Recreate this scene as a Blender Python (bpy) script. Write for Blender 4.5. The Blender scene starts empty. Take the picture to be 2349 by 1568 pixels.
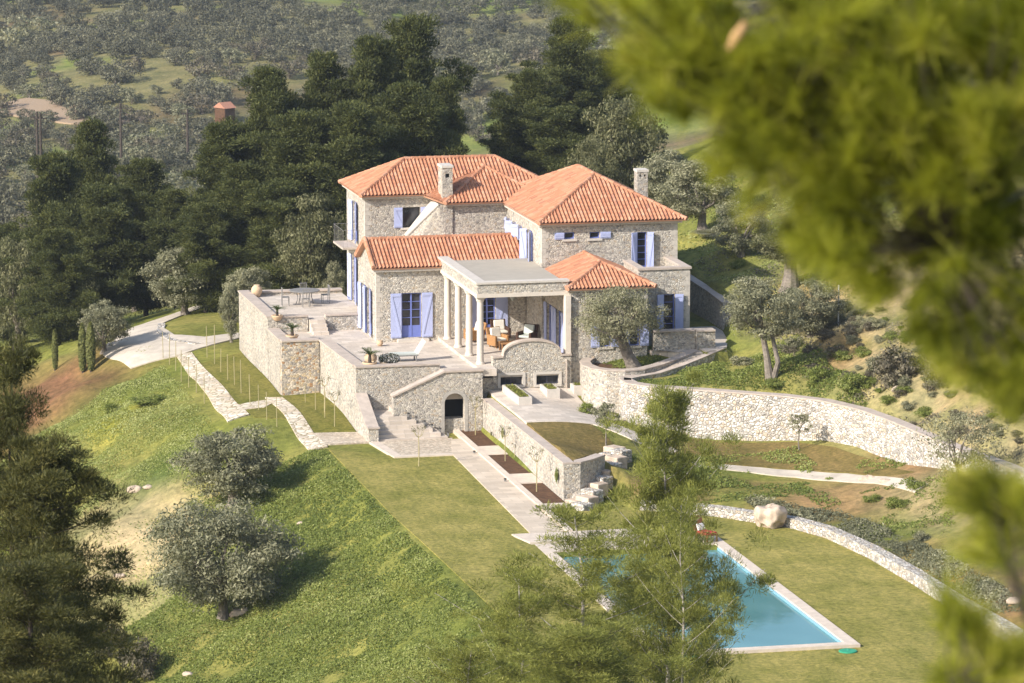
import bpy, math, random
import numpy as np
from mathutils import Vector, Matrix
from mathutils.geometry import tessellate_polygon
SC = bpy.context.scene; COL = SC.collection
R = math.radians
rnd = random.Random(7); rng = np.random.default_rng(11)
# ------------------------------------------------------------------ camera geometry (units: 2349-px wide photo)
F = 10094.0; CA = R(12.8657); CT = R(9.4184)
CAM = np.array([-45.799, -206.980, 36.2])
fw = np.array([math.sin(CA)*math.cos(CT), math.cos(CA)*math.cos(CT), -math.sin(CT)])
rt = np.array([math.cos(CA), -math.sin(CA), 0.0])
up = np.array([math.sin(CA)*math.sin(CT), math.cos(CA)*math.sin(CT), math.cos(CT)])
def ray(u, v): return fw*F + rt*(u-1174.5) + up*(784-v)
def at(u, v, x=None, y=None, z=None, d=None):
    r = ray(u, v)
    if z is not None: t = (z-CAM[2])/r[2]
    elif y is not None: t = (y-CAM[1])/r[1]
    elif x is not None: t = (x-CAM[0])/r[0]
    else: t = d/F
    return CAM + t*r
def pix(q):
    w = np.array(q)-CAM; k = w@fw
    return 1174.5+F*(w@rt)/k, 784-F*(w@up)/k
# ------------------------------------------------------------------ tagging
def tag(o, label=None, cat=None, group=None, kind=None):
    if label: o['label'] = label
    if cat: o['category'] = cat
    if group: o['group'] = group
    if kind: o['kind'] = kind
    return o
def empty(name, loc, rz=0, sc=1):
    o = bpy.data.objects.new(name, None); COL.objects.link(o)
    o.location = tuple(float(c) for c in loc); o.rotation_euler = (0, 0, rz); o.scale = (sc, sc, sc) if not hasattr(sc, '__len__') else sc
    o.empty_display_size = .3
    return o
def copy_tree(o, parent=None):
    c = o.copy(); COL.objects.link(c)
    if parent: c.parent = parent
    for ch in list(o.children): copy_tree(ch, c)
    return c
# ------------------------------------------------------------------ mesh builder
class MB:
    def __init__(s): s.v = []; s.f = []; s.uv = None
    def add(s, vs, fs):
        b = len(s.v); s.v += [tuple(map(float, q)) for q in vs]; s.f += [tuple(b+i for i in f) for f in fs]; return s
    def box(s, x0, x1, y0, y1, z0, z1):
        return s.add([(x0,y0,z0),(x1,y0,z0),(x1,y1,z0),(x0,y1,z0),(x0,y0,z1),(x1,y0,z1),(x1,y1,z1),(x0,y1,z1)],
              [(0,3,2,1),(4,5,6,7),(0,1,5,4),(1,2,6,5),(2,3,7,6),(3,0,4,7)])
    def obox(s, O, U, V, W, a, b, c):
        O, U, V, W = map(np.array, (O, U, V, W)); q = []
        for k in c:
            for i, j in ((a[0],b[0]),(a[1],b[0]),(a[1],b[1]),(a[0],b[1])): q.append(O+U*i+V*j+W*k)
        return s.add(q, [(0,3,2,1),(4,5,6,7),(0,1,5,4),(1,2,6,5),(2,3,7,6),(3,0,4,7)])
    def prism(s, poly, z0, z1, cap=True):
        n = len(poly); zz0 = z0 if hasattr(z0,'__len__') else [z0]*n; zz1 = z1 if hasattr(z1,'__len__') else [z1]*n
        vs = [(p[0],p[1],zz0[i]) for i,p in enumerate(poly)]+[(p[0],p[1],zz1[i]) for i,p in enumerate(poly)]
        fs = [(i,(i+1)%n,n+(i+1)%n,n+i) for i in range(n)]
        if cap:
            for t in tessellate_polygon([[Vector((p[0],p[1],0)) for p in poly]]):
                fs.append(tuple(n+i for i in t)); fs.append(tuple(reversed(t)))
        return s.add(vs, fs)
    def prismY(s, poly, y0, y1):          # polygon in x,z extruded in y
        n = len(poly); vs = [(p[0],y0,p[1]) for p in poly]+[(p[0],y1,p[1]) for p in poly]
        fs = [(i,(i+1)%n,n+(i+1)%n,n+i) for i in range(n)]
        for t in tessellate_polygon([[Vector((p[0],p[1],0)) for p in poly]]):
            fs.append(tuple(t)); fs.append(tuple(n+i for i in reversed(t)))
        return s.add(vs, fs)
    def prismX(s, poly, x0, x1):
        n = len(poly); vs = [(x0,p[0],p[1]) for p in poly]+[(x1,p[0],p[1]) for p in poly]
        fs = [(i,(i+1)%n,n+(i+1)%n,n+i) for i in range(n)]
        for t in tessellate_polygon([[Vector((p[0],p[1],0)) for p in poly]]):
            fs.append(tuple(t)); fs.append(tuple(n+i for i in reversed(t)))
        return s.add(vs, fs)
    def tube(s, pts, rad, n=8, caps=True):
        pts = [np.array(p, float) for p in pts]; m = len(pts)
        rad = rad if hasattr(rad,'__len__') else [rad]*m
        vs = []; ref = None
        for i, p in enumerate(pts):
            t = pts[min(i+1,m-1)]-pts[max(i-1,0)]; t = t/(np.linalg.norm(t)+1e-9)
            if ref is None: ref = np.array([1.,0,0]) if abs(t[0]) < .8 else np.array([0,1.,0])
            a = ref-t*(ref@t); a /= np.linalg.norm(a)+1e-9; ref = a; b = np.cross(t, a)
            for k in range(n):
                g = 2*math.pi*k/n; vs.append(p+rad[i]*(math.cos(g)*a+math.sin(g)*b))
        fs = [(i*n+k, i*n+(k+1)%n, (i+1)*n+(k+1)%n, (i+1)*n+k) for i in range(m-1) for k in range(n)]
        if caps: fs += [tuple(range(n-1,-1,-1)), tuple((m-1)*n+k for k in range(n))]
        return s.add(vs, fs)
    def lathe(s, prof, c=(0,0,0), n=20):
        vs = []
        for r, z in prof:
            for k in range(n):
                g = 2*math.pi*k/n; vs.append((c[0]+r*math.cos(g), c[1]+r*math.sin(g), c[2]+z))
        m = len(prof)
        fs = [(i*n+k, i*n+(k+1)%n, (i+1)*n+(k+1)%n, (i+1)*n+k) for i in range(m-1) for k in range(n)]
        fs += [tuple(range(n-1,-1,-1)), tuple((m-1)*n+k for k in range(n))]
        return s.add(vs, fs)
    def facade(s, O, U, N, L, z0, z1, holes=(), depth=.22):
        O, U, N = map(np.array, (O, U, N))
        P = lambda a, z, k=0: O+U*a-N*k+np.array([0,0,z])
        ss = sorted({0, L, *[h[0] for h in holes], *[h[1] for h in holes]}); zs = sorted({z0, z1, *[h[2] for h in holes], *[h[3] for h in holes]})
        flip = np.cross(U, [0,0,1])@N < 0
        def q(*p):
            s.add(p if not flip else p[::-1], [(0,1,2,3)])
        for a, b in zip(ss[:-1], ss[1:]):
            for c, d in zip(zs[:-1], zs[1:]):
                ma, mc = (a+b)/2, (c+d)/2
                if any(h[0] < ma < h[1] and h[2] < mc < h[3] for h in holes): continue
                q(P(a,c), P(b,c), P(b,d), P(a,d))
        for h in holes:
            a, b, c, d = h[:4]
            q(P(a,c), P(a,c,depth), P(b,c,depth), P(b,c)); q(P(a,d,depth), P(a,d), P(b,d), P(b,d,depth))
            q(P(a,c), P(a,d), P(a,d,depth), P(a,c,depth)); q(P(b,c,depth), P(b,d,depth), P(b,d), P(b,c))
        return s
    def build(s, name, mat, parent=None, smooth=False, bevel=0, **kw):
        me = bpy.data.meshes.new(name); me.from_pydata(s.v, [], s.f); me.update()
        if mat: me.materials.append(mat)
        if smooth: me.polygons.foreach_set('use_smooth', [True]*len(me.polygons))
        if s.uv:
            ul = me.uv_layers.new(name='UVMap'); li = np.zeros(len(me.loops), dtype=np.int32); me.loops.foreach_get('vertex_index', li)
            ul.data.foreach_set('uv', np.array(s.uv, dtype=np.float32)[li].ravel())
        o = bpy.data.objects.new(name, me); COL.objects.link(o)
        if parent:
            o.parent = parent
            if parent.get('_w'): pass
        if bevel:
            m = o.modifiers.new('bevel','BEVEL'); m.width = bevel; m.segments = 2; m.limit_method = 'ANGLE'
        tag(o, **kw)
        return o
# parts of things whose Empty is not at the origin are built in local coordinates
# ------------------------------------------------------------------ materials
def newmat(name):
    m = bpy.data.materials.new(name); m.use_nodes = True
    nt = m.node_tree; nt.nodes.clear(); return m, nt
def N_(nt, t, **kw):
    n = nt.nodes.new(t)
    for k, v in kw.items():
        if k in n.inputs: n.inputs[k].default_value = v
        else: setattr(n, k, v)
    return n
def ramp(nt, fac, stops, interp='LINEAR'):
    r = nt.nodes.new('ShaderNodeValToRGB'); cr = r.color_ramp; cr.interpolation = interp
    while len(cr.elements) > 1: cr.elements.remove(cr.elements[-1])
    cr.elements[0].position = stops[0][0]; cr.elements[0].color = (*stops[0][1], 1)
    for p, c in stops[1:]:
        e = cr.elements.new(p); e.color = (*c, 1)
    nt.links.new(fac, r.inputs[0]); return r.outputs[0]
def mixc(nt, f, a, b, mode='MIX'):
    m = nt.nodes.new('ShaderNodeMix'); m.data_type = 'RGBA'; m.blend_type = mode
    for s, v in ((0, f), (6, a), (7, b)):
        if hasattr(v, 'links') or hasattr(v, 'is_output'): nt.links.new(v, m.inputs[s])
        else: m.inputs[s].default_value = v if s == 0 else (*v, 1)
    return m.outputs[2]
def vecmap(nt, sc=(1,1,1), src='Object'):
    tc = nt.nodes.new('ShaderNodeTexCoord'); mp = nt.nodes.new('ShaderNodeMapping'); mp.inputs['Scale'].default_value = sc
    nt.links.new(tc.outputs[src], mp.inputs[0]); return mp.outputs[0]
def princ(nt, col, rough=.8, spec=.3, bump=None, bstr=.3, bdist=.05, **kw):
    p = nt.nodes.new('ShaderNodeBsdfPrincipled')
    if hasattr(col, 'is_output'): nt.links.new(col, p.inputs['Base Color'])
    else: p.inputs['Base Color'].default_value = (*col, 1)
    p.inputs['Roughness'].default_value = rough; p.inputs['Specular IOR Level'].default_value = spec
    for k, v in kw.items(): p.inputs[k].default_value = v
    if bump is not None:
        b = nt.nodes.new('ShaderNodeBump'); b.inputs['Strength'].default_value = bstr; b.inputs['Distance'].default_value = bdist
        nt.links.new(bump, b.inputs['Height']); nt.links.new(b.outputs[0], p.inputs['Normal'])
    o = nt.nodes.new('ShaderNodeOutputMaterial'); nt.links.new(p.outputs[0], o.inputs[0]); return p
def tex(nt, kind, vec, scale, **kw):
    n = nt.nodes.new(kind); n.inputs['Scale'].default_value = scale
    for k, v in kw.items():
        if k in n.inputs: n.inputs[k].default_value = v
        else: setattr(n, k, v)
    nt.links.new(vec, n.inputs['Vector']); return n
def stone_mat(name, scale, stops, mortar, gap=.05, zs=1.35, bump=.5, stain=.35):
    m, nt = newmat(name); v = vecmap(nt, (1,1,zs))
    wob = tex(nt, 'ShaderNodeTexNoise', v, 3.0, Detail=2.0)
    add = nt.nodes.new('ShaderNodeVectorMath'); add.operation = 'MULTIPLY_ADD'; add.inputs[1].default_value = (.12,)*3
    nt.links.new(wob.outputs['Color'], add.inputs[0]); nt.links.new(v, add.inputs[2])
    vo = tex(nt, 'ShaderNodeTexVoronoi', add.outputs[0], scale, Randomness=.95)
    ve = tex(nt, 'ShaderNodeTexVoronoi', add.outputs[0], scale, Randomness=.95, feature='DISTANCE_TO_EDGE')
    sep = nt.nodes.new('ShaderNodeSeparateColor'); nt.links.new(vo.outputs['Color'], sep.inputs[0])
    c = ramp(nt, sep.outputs[0], stops, 'CONSTANT')
    n2 = tex(nt, 'ShaderNodeTexNoise', v, 9.0, Detail=6.0, Roughness=.7)
    c = mixc(nt, .55, c, ramp(nt, n2.outputs[0], [(.3,(.50,.48,.46)),(.62,(1.45,1.43,1.40))]), 'MULTIPLY')
    n3 = tex(nt, 'ShaderNodeTexNoise', v, .45, Detail=3.0)
    c = mixc(nt, stain, c, ramp(nt, n3.outputs[0], [(.35,(.75,.70,.64)),(.65,(1.2,1.18,1.15))]), 'MULTIPLY')
    e = ramp(nt, ve.outputs['Distance'], [(0,(1,1,1)),(gap,(0,0,0))])
    c = mixc(nt, e, c, mortar)
    h = ramp(nt, ve.outputs['Distance'], [(0,(0,0,0)),(.22,(1,1,1))])
    hb = mixc(nt, .35, h, n2.outputs[0])
    princ(nt, c, .92, .15, hb, bump, .06); return m
GREYS = [(0,(.42,.39,.34)),(.14,(.33,.31,.285)),(.3,(.49,.445,.38)),(.45,(.37,.345,.315)),(.6,(.52,.485,.43)),(.76,(.42,.35,.27)),(.84,(.25,.235,.22)),(.89,(.56,.525,.47))]
M = {}
M['stone'] = stone_mat('rubble_stone', 8.2, GREYS, (.48,.44,.38), .07, bump=.6)
M['rust_stone'] = stone_mat('rusty_rubble_stone', 7.2, [(0,(.42,.37,.31)),(.16,(.32,.29,.26)),(.33,(.50,.40,.27)),(.5,(.36,.22,.12)),(.62,(.56,.50,.42)),(.78,(.27,.25,.23)),(.9,(.6,.52,.42))], (.44,.39,.32), .06)
M['white_stone'] = stone_mat('white_rubble', 6.2, [(0,(.56,.53,.48)),(.2,(.44,.41,.375)),(.38,(.62,.59,.55)),(.55,(.52,.44,.35)),(.7,(.70,.67,.63)),(.85,(.36,.34,.32))], (.27,.24,.20), .08, 1.1, 1.0, .25)
def plain(name, col, rough=.8, var=.15, sc=4.0, spec=.25, bump=.1, sc2=None):
    m, nt = newmat(name); v = vecmap(nt)
    n = tex(nt, 'ShaderNodeTexNoise', v, sc, Detail=6.0, Roughness=.65)
    lo = tuple(c*(1-var) for c in col); hi = tuple(min(c*(1+var),1) for c in col)
    c = ramp(nt, n.outputs[0], [(.3,lo),(.7,hi)])
    princ(nt, c, rough, spec, n.outputs[0], bump, .02); return m
M['coping'] = plain('dressed_stone_coping', (.47,.395,.335), .85, .16, 2.5)
M['palecoping'] = plain('pale_edging_stone', (.60,.51,.42), .85, .14, 2.5)
M['arch'] = plain('grey_arch_stone', (.40,.37,.33), .85, .18, 5)
M['column'] = plain('pale_column_stone', (.62,.55,.47), .8, .08, 3)
M['trim'] = plain('window_surround_stone', (.56,.51,.45), .85, .1, 3)
def pave(name, col, bw=.6, bh=.4, var=.12, mort=.8, rz=0):
    m, nt = newmat(name)
    tc = nt.nodes.new('ShaderNodeTexCoord'); mp = nt.nodes.new('ShaderNodeMapping'); mp.inputs['Rotation'].default_value = (0,0,rz); nt.links.new(tc.outputs['Object'], mp.inputs[0]); v = mp.outputs[0]
    b = tex(nt, 'ShaderNodeTexBrick', v, 1.0, offset=.5)
    b.inputs['Brick Width'].default_value = bw; b.inputs['Row Height'].default_value = bh; b.inputs['Mortar Size'].default_value = .012
    b.inputs['Color1'].default_value = (*[c*(1-var) for c in col],1); b.inputs['Color2'].default_value = (*[min(1,c*(1+var)) for c in col],1)
    b.inputs['Mortar'].default_value = (*[c*mort for c in col],1); b.inputs['Bias'].default_value = 0
    n = tex(nt, 'ShaderNodeTexNoise', v, 1.1, Detail=7.0, Roughness=.7)
    c = mixc(nt, .6, b.outputs['Color'], ramp(nt, n.outputs[0], [(.3,(.78,.75,.70)),(.7,(1.1,1.1,1.1))]), 'MULTIPLY')
    princ(nt, c, .85, .2, b.outputs['Fac'], -.15, .01); return m
M['paving'] = pave('terrace_paving', (.57,.50,.43))
M['path'] = pave('path_paving', (.58,.49,.39), .9, .45)
M['cobble'] = stone_mat('cobbled_landing', 7.0, [(0,(.50,.43,.34)),(.25,(.40,.34,.27)),(.5,(.58,.50,.40)),(.75,(.44,.36,.28))], (.42,.37,.30), .06, 1, .3)
M['crazy'] = stone_mat('stepping_stones', 2.6, [(0,(.62,.55,.45)),(.3,(.52,.46,.38)),(.55,(.68,.62,.53)),(.8,(.57,.48,.37))], (.24,.20,.11), .09, 1, .4)
M['roofslab'] = plain('screed_grey', (.40,.36,.30), .9, .08, 1.5)
M['gravel'] = plain('gravel_drive', (.52,.455,.375), .95, .2, 1.3, bump=.3)
M['soil'] = plain('garden_soil', (.10,.052,.027), .95, .45, 5, bump=.5)
M['rock'] = plain('pale_rock', (.50,.40,.31), .9, .35, 2.6, bump=1.0)
M['pot'] = plain('clay_pot', (.60,.43,.28), .8, .12, 5)
M['blue'] = plain('periwinkle_paint', (.41,.45,.67), .55, .06, 6, bump=.03)
M['bluedk'] = plain('blue_frame_paint', (.16,.20,.50), .5, .06, 6, bump=.03)
M['iron'] = plain('dark_iron', (.06,.055,.05), .6, .2, 9)
M['greymetal'] = plain('grey_metal', (.22,.21,.20), .6, .2, 9)
M['wicker'] = plain('honey_wicker', (.34,.18,.075), .7, .3, 22, bump=.5)
M['wickerdk'] = plain('dark_wicker', (.07,.035,.022), .7, .3, 22, bump=.5)
M['cushion'] = plain('cream_cushion', (.78,.74,.66), .9, .04, 5)
M['sage'] = plain('sage_cushion', (.50,.53,.49), .9, .04, 5)
M['white'] = plain('white_paint', (.80,.78,.74), .6, .04, 5)
M['wood'] = plain('pale_stake_wood', (.36,.31,.17), .8, .15, 9)
M['teak'] = plain('reddish_wood', (.25,.09,.05), .6, .2, 9)
M['redcloth'] = plain('red_cushion', (.45,.05,.05), .85, .1, 9)
M['bark'] = plain('grey_bark', (.20,.17,.14), .95, .45, 6, bump=1.0)
M['barkpale'] = plain('pale_pine_bark', (.36,.32,.29), .9, .35, 5, bump=.8)
M['barkdk'] = plain('dark_bark', (.07,.055,.045), .95, .4, 6, bump=1.0)
M['green_lid'] = plain('green_lid', (.04,.30,.17), .6, .1, 4)
M['slate'] = plain('dark_basement_glass', (.05,.05,.07), .25, .2, 3, spec=.5)
def glass():
    m, nt = newmat('window_glass'); v = vecmap(nt)
    n = tex(nt, 'ShaderNodeTexNoise', v, 1.4, Detail=2.0)
    princ(nt, ramp(nt, n.outputs[0], [(.35,(.012,.013,.018)),(.7,(.05,.05,.06))]), .12, .6); return m
M['glass'] = glass()
def tile_mat():
    m, nt = newmat('terracotta_tiles'); tc = nt.nodes.new('ShaderNodeTexCoord')
    fl = nt.nodes.new('ShaderNodeVectorMath'); fl.operation = 'FLOOR'; nt.links.new(tc.outputs['UV'], fl.inputs[0])
    w = nt.nodes.new('ShaderNodeTexWhiteNoise'); w.noise_dimensions = '2D'; nt.links.new(fl.outputs[0], w.inputs['Vector'])
    c = ramp(nt, w.outputs['Value'], [(0,(.39,.175,.10)),(.25,(.45,.21,.12)),(.6,(.49,.235,.135)),(.88,(.54,.29,.185)),(.96,(.33,.155,.10)),(1,(.45,.215,.12))])
    v = vecmap(nt); n = tex(nt, 'ShaderNodeTexNoise', v, 2.2, Detail=6.0, Roughness=.7)
    c = mixc(nt, .4, c, ramp(nt, n.outputs[0], [(.3,(.72,.68,.66)),(.7,(1.15,1.15,1.18))]), 'MULTIPLY')
    princ(nt, c, .8, .25, n.outputs[0], .15, .02); return m
M['tile'] = tile_mat()
def leaf_mat(name, stops, trans=.25, tcol=(.20,.24,.04), rough=.6):
    m, nt = newmat(name)
    a = nt.nodes.new('ShaderNodeAttribute'); a.attribute_name = 'tint'
    c = ramp(nt, a.outputs['Fac'], stops)
    p = nt.nodes.new('ShaderNodeBsdfPrincipled'); nt.links.new(c, p.inputs['Base Color']); p.inputs['Roughness'].default_value = rough; p.inputs['Specular IOR Level'].default_value = .25
    t = nt.nodes.new('ShaderNodeBsdfTranslucent'); nt.links.new(mixc(nt, .5, c, tcol), t.inputs[0])
    mx = nt.nodes.new('ShaderNodeMixShader'); mx.inputs[0].default_value = trans
    nt.links.new(p.outputs[0], mx.inputs[1]); nt.links.new(t.outputs[0], mx.inputs[2])
    o = nt.nodes.new('ShaderNodeOutputMaterial'); nt.links.new(mx.outputs[0], o.inputs[0]); return m
L = {}
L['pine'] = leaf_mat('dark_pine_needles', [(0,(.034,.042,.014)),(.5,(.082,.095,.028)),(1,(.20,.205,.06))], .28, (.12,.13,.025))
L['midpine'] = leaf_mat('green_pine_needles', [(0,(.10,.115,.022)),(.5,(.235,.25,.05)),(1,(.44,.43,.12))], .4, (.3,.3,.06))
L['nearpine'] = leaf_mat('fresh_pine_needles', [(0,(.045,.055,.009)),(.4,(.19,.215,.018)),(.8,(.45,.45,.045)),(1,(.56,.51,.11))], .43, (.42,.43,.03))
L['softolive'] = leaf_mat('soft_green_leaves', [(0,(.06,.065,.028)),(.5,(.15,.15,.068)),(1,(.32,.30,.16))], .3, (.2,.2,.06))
L['shadepine'] = leaf_mat('shaded_pine_needles', [(0,(.035,.038,.014)),(.5,(.09,.092,.026)),(1,(.23,.20,.06))], .3, (.14,.13,.02))  # darker needle variant for the left pines, shade is put into its colours
L['olive'] = leaf_mat('olive_leaves', [(0,(.11,.115,.065)),(.5,(.24,.235,.14)),(1,(.45,.43,.28))], .3, (.24,.24,.09))
L['palolive'] = leaf_mat('pale_olive_leaves', [(0,(.15,.15,.08)),(.5,(.29,.28,.165)),(1,(.46,.43,.29))], .3, (.24,.24,.10))
L['far'] = leaf_mat('hill_shrub_leaves', [(0,(.065,.066,.044)),(.5,(.15,.145,.09)),(1,(.29,.27,.165))], .2, (.12,.115,.05))
L['grass'] = leaf_mat('leafy_ground_cover', [(0,(.09,.12,.028)),(.5,(.22,.255,.055)),(1,(.45,.46,.18))], .35, (.28,.34,.04))
L['scrub'] = leaf_mat('brown_scrub', [(0,(.06,.05,.035)),(.5,(.14,.12,.08)),(1,(.26,.23,.15))], .15)
L['palm'] = leaf_mat('sago_leaves', [(0,(.03,.045,.012)),(1,(.10,.13,.03))], .15)
L['flower'] = leaf_mat('white_blossom', [(0,(.05,.06,.03)),(.55,(.12,.12,.09)),(.6,(.6,.58,.55)),(1,(.8,.78,.75))], .2)
L['autumn'] = leaf_mat('thin_sapling_leaves', [(0,(.10,.09,.05)),(1,(.26,.24,.14))], .25)
# ------------------------------------------------------------------ terrain
def rbf(pts, c=3.0):
    p = np.array(pts, float); X, z = p[:, :2], p[:, 2]
    K = np.sqrt(((X[:, None]-X[None])**2).sum(-1)+c*c)
    n = len(p); A = np.zeros((n+3, n+3)); A[:n,:n] = K; A[:n,n] = 1; A[:n,n+1:] = X/100; A[n,:n] = 1; A[n+1:,:n] = (X/100).T
    w = np.linalg.lstsq(A, np.concatenate([z, [0,0,0]]), rcond=None)[0]
    def f(Q):
        Q = np.atleast_2d(Q); out = np.zeros(len(Q))
        for i in range(0, len(Q), 20000):
            q = Q[i:i+20000]; out[i:i+20000] = np.sqrt(((q[:, None]-X[None])**2).sum(-1)+c*c)@w[:n]+w[n]+(q/100)@w[n+1:]
        return out
    return f
H2 = (math.sin(CA), math.cos(CA))
def cd(d, l, z): return (CAM[0]+H2[0]*d+H2[1]*l, CAM[1]+H2[1]*d-H2[0]*l, z)
OUT = [(-8,-5,-3.3),(-4,-5,-3.25),(-2,-2,-3.05),(-8,-20,-3.35),(-3,-15,-3.3),(-2,-25,-3.35),(-8,-38,-3.5),(-4,-47,-3.5),(5,-48,-3.5),(5,-27,-3.5),(0,-35,-3.5),
 (9,-48,-3.6),(8,-28,-3.55),(2,-52,-3.6),(-6,-52,-3.8),(1,-20,-3.4),(-8.5,0,-3.05),(-12,2,-3.0),(-12.3,10,-2.9),(-12,20,-2.85),(-8.7,8,-2.75),(-8.7,20,-2.55),
 (-14.4,26,-2.95),(-11.7,33,-2.9),(-9.4,36,-2.85),(-6.7,40,-2.8),(-4,28,-2.2),
 (-13.8,-8,-5.2),(-16.5,-22,-7),(-10.5,-3,-3.7),(-10.6,-20,-4.3),(-10.4,-34,-4.5),(-16,-36,-7.2),(-10,-44,-4.5),(-13,-50,-6.2),(-19,-12,-7.8),(-24,-30,-10.3),(-22,5,-7.8),
 (-17,14,-4.4),(-16,3,-4.8),(-21,21,-6.5),(-20,35,-6),(-26,10,-9.5),(-32,-35,-14),(-38,20,-15),(-17,50,-7),(-13,80,-10),(-40,60,-14),
 (0,33,-1.8),(0,46,-2.8),(6,42,-1.8),(11,35,.2),(0,62,-6),(20,70,-1),(8,24,-1),(6,16,-1.2),
 (15,5,2.3),(14,14,2.6),(18,-5,2.5),(16.2,-14,.9),(17,-22,.6),(18,-31,.2),(20,-12,2.8),(19,13,3.4),(21,27,4.2),(25,40,5),(30,10,7),(30,-10,7),(27,-28,4.5),
 (42,0,11),(42,40,10),(42,80,3),(28,-44,2),(34,-62,3),(13,-3,.35),(8,-7.4,-.3),(12,-10,-.25),(14.3,-14.5,-.2),(15.6,-20,-.15),(17.6,-31,-.1),(9,-4,-.2),(6.3,-5.6,-.35),(11,-6,.3),(6,-2,-.2),(9,0,.3),(11.6,-40,-3.6),(11.6,-50,-3.65),(13,-58,-3.9),(11.6,-32,-3.55),
 (0,100,-14),(-30,110,-17),(40,120,-6),(0,200,-28),(-60,200,-31),(80,190,-20),(20,330,-34),(-60,330,-36),(160,330,-30),(-50,600,-36),(150,600,-34),(300,900,-33),(-100,900,-34),(100,900,-34),(0,1300,-18),(450,1300,-14),(800,700,-10),(-500,600,-30),(-300,100,-30),(400,200,10),
 cd(0,0,34.0),cd(30,0,26),cd(60,0,18),cd(90,0,10.2),cd(120,0,2.4),cd(143,0,-3.6),cd(60,-60,16),cd(60,60,19),cd(120,-60,-6),cd(125,50,3),cd(146,-22,-8),cd(0,80,34),cd(0,-80,30),cd(-150,0,52),cd(148,18,-3.6),cd(-100,-300,20),cd(-100,300,60)]
fO = rbf(OUT)
IN = [(.5,-1.2,-1.25),(4,-1.2,-1.3),(-.2,-6,-1.32),(-.2,-12,-1.42),(-.2,-18,-1.6),(1.5,-17,-1.65),(3,-5,-1.45),(4.4,-3.5,-1.7),(5.5,-6.5,-1.95),(3,-12,-1.65),(7.5,-8.8,-2.35),(10,-10.8,-2.4),(12,-12,-2.2),(13,-14,-2.05),(14,-16,-1.95),
 (14.8,-20,-1.9),(15.2,-25,-1.35),(16.5,-31,-.65),(6,-12,-2.2),(8,-15,-2.55),(11,-17,-2.65),(5,-17,-2.5),(3,-16,-2.3),(2.8,-20.5,-2.95),(4.3,-21.3,-2.95),(5.8,-22.5,-2.9),(6.8,-24,-2.85),(8.4,-25.4,-2.92),
 (9.3,-28,-2.92),(10,-32.5,-2.92),(10.3,-37.6,-2.92),(10.5,-43,-2.92),(10.9,-50,-2.92),(13,-30,-2.4),(13.5,-38,-2.2),(14,-46,-2.2),(17,-40,-1.0),(20,-50,-.5),(30,-58,2.2),(25,-48,1)]
fI = rbf(IN)
POOLW = [(2.5,-21.2),(4.1,-21.9),(5.6,-23.0),(6.75,-24.4),(8.1,-26.1),(9.0,-28.4),(9.65,-32.6),(9.96,-37.6),(10.1,-42.8),(10.4,-47.3),(10.6,-54)]
BIGW = [(6.5,-4.55),(6.05,-5.0),(5.8,-5.45),(5.79,-5.9),(5.85,-6.7),(6.5,-7.6),(7.4,-8.25),(8.43,-8.95),(10.2,-10.2),(12.0,-11.5),(13.5,-13.2),(14.5,-15.7),(15.05,-18.6),(15.4,-21.5),(15.8,-25.5),(16.6,-30),(17.2,-36)]
def offs(pts, k):
    P = [np.array(p, float) for p in pts]; out = []
    for i in range(len(P)):
        t = P[min(i+1,len(P)-1)]-P[max(i-1,0)]; t /= np.linalg.norm(t); out.append((P[i][0]-t[1]*k, P[i][1]+t[0]*k))
    return out
ZI = [(-.22,-.9),(-.22,-18.5),(.15,-18.5),(.8,-17.85),(1.6,-16.95),(2.3,-18.6)]+offs(POOLW,.3)+[(11.6,-62),(40,-62),(30,-50)]+offs(BIGW[3:],.3)[::-1]+[(6.2,-5.3),(6.3,-4.7),(6.2,-4.25),(5.45,-3.95),(5.05,-3.45),(4.9,-2.6),(5.0,-1.8),(5.3,-1.0),(4.5,-.5),(4.0,-.7),(.3,-.7)]
ZP = [(-3.2,-47.4),(3.8,-47.4),(3.8,-29.3),(-3.2,-29.3)]
ZR_ = [(10.5,-2.9),(10.5,20),(13.2,20),(13.3,10),(13.45,3.7),(13.3,2.5),(12.6,.2),(12.0,-1.6)]
def inpoly(Q, poly):
    x, y = Q[:,0], Q[:,1]; r = np.zeros(len(Q), bool); n = len(poly)
    for i in range(n):
        x0,y0 = poly[i]; x1,y1 = poly[(i+1)%n]
        if y0 == y1: continue
        c = ((y0 > y) != (y1 > y)) & (x < (x1-x0)*(y-y0)/(y1-y0)+x0); r ^= c
    return r
def Hs(Q):
    Q = np.atleast_2d(np.array(Q, float)); z = fO(Q)
    x, y = Q[:,0], Q[:,1]
    far = np.clip((y-140)/200, 0, 1)
    z = z + far*(2.2*np.sin(x/31+y/47+1)+1.6*np.sin(x/17-y/60)+1.4*np.sin(y/23+x/90))
    nz = np.clip((np.abs(x+2)-9)/6, 0, 1)*np.clip(1-far, 0, 1)
    z = z + nz*.16*(np.sin(x*1.1+y*.7)+np.sin(x*.6-y*1.3+2))
    wl = np.clip((x+10.5)/2,0,1)*np.clip(-y/2,0,1)*np.clip((y+64)/8,0,1)*np.clip((14-x)/3,0,1)*(y > -66)*((x < -.3) | (y < -20.8))
    z = z*(1-wl)+wl*(-3.14-.006*(-3-y))
    m = inpoly(Q, ZI)
    if m.any(): z[m] = fI(Q[m])
    z[inpoly(Q, ZP)] = -4.6
    m = inpoly(Q, ZR_)
    if m.any(): z[m] = .48+.01*(Q[m,1])
    return z
def H(x, y): return float(Hs([(x, y)])[0])
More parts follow.
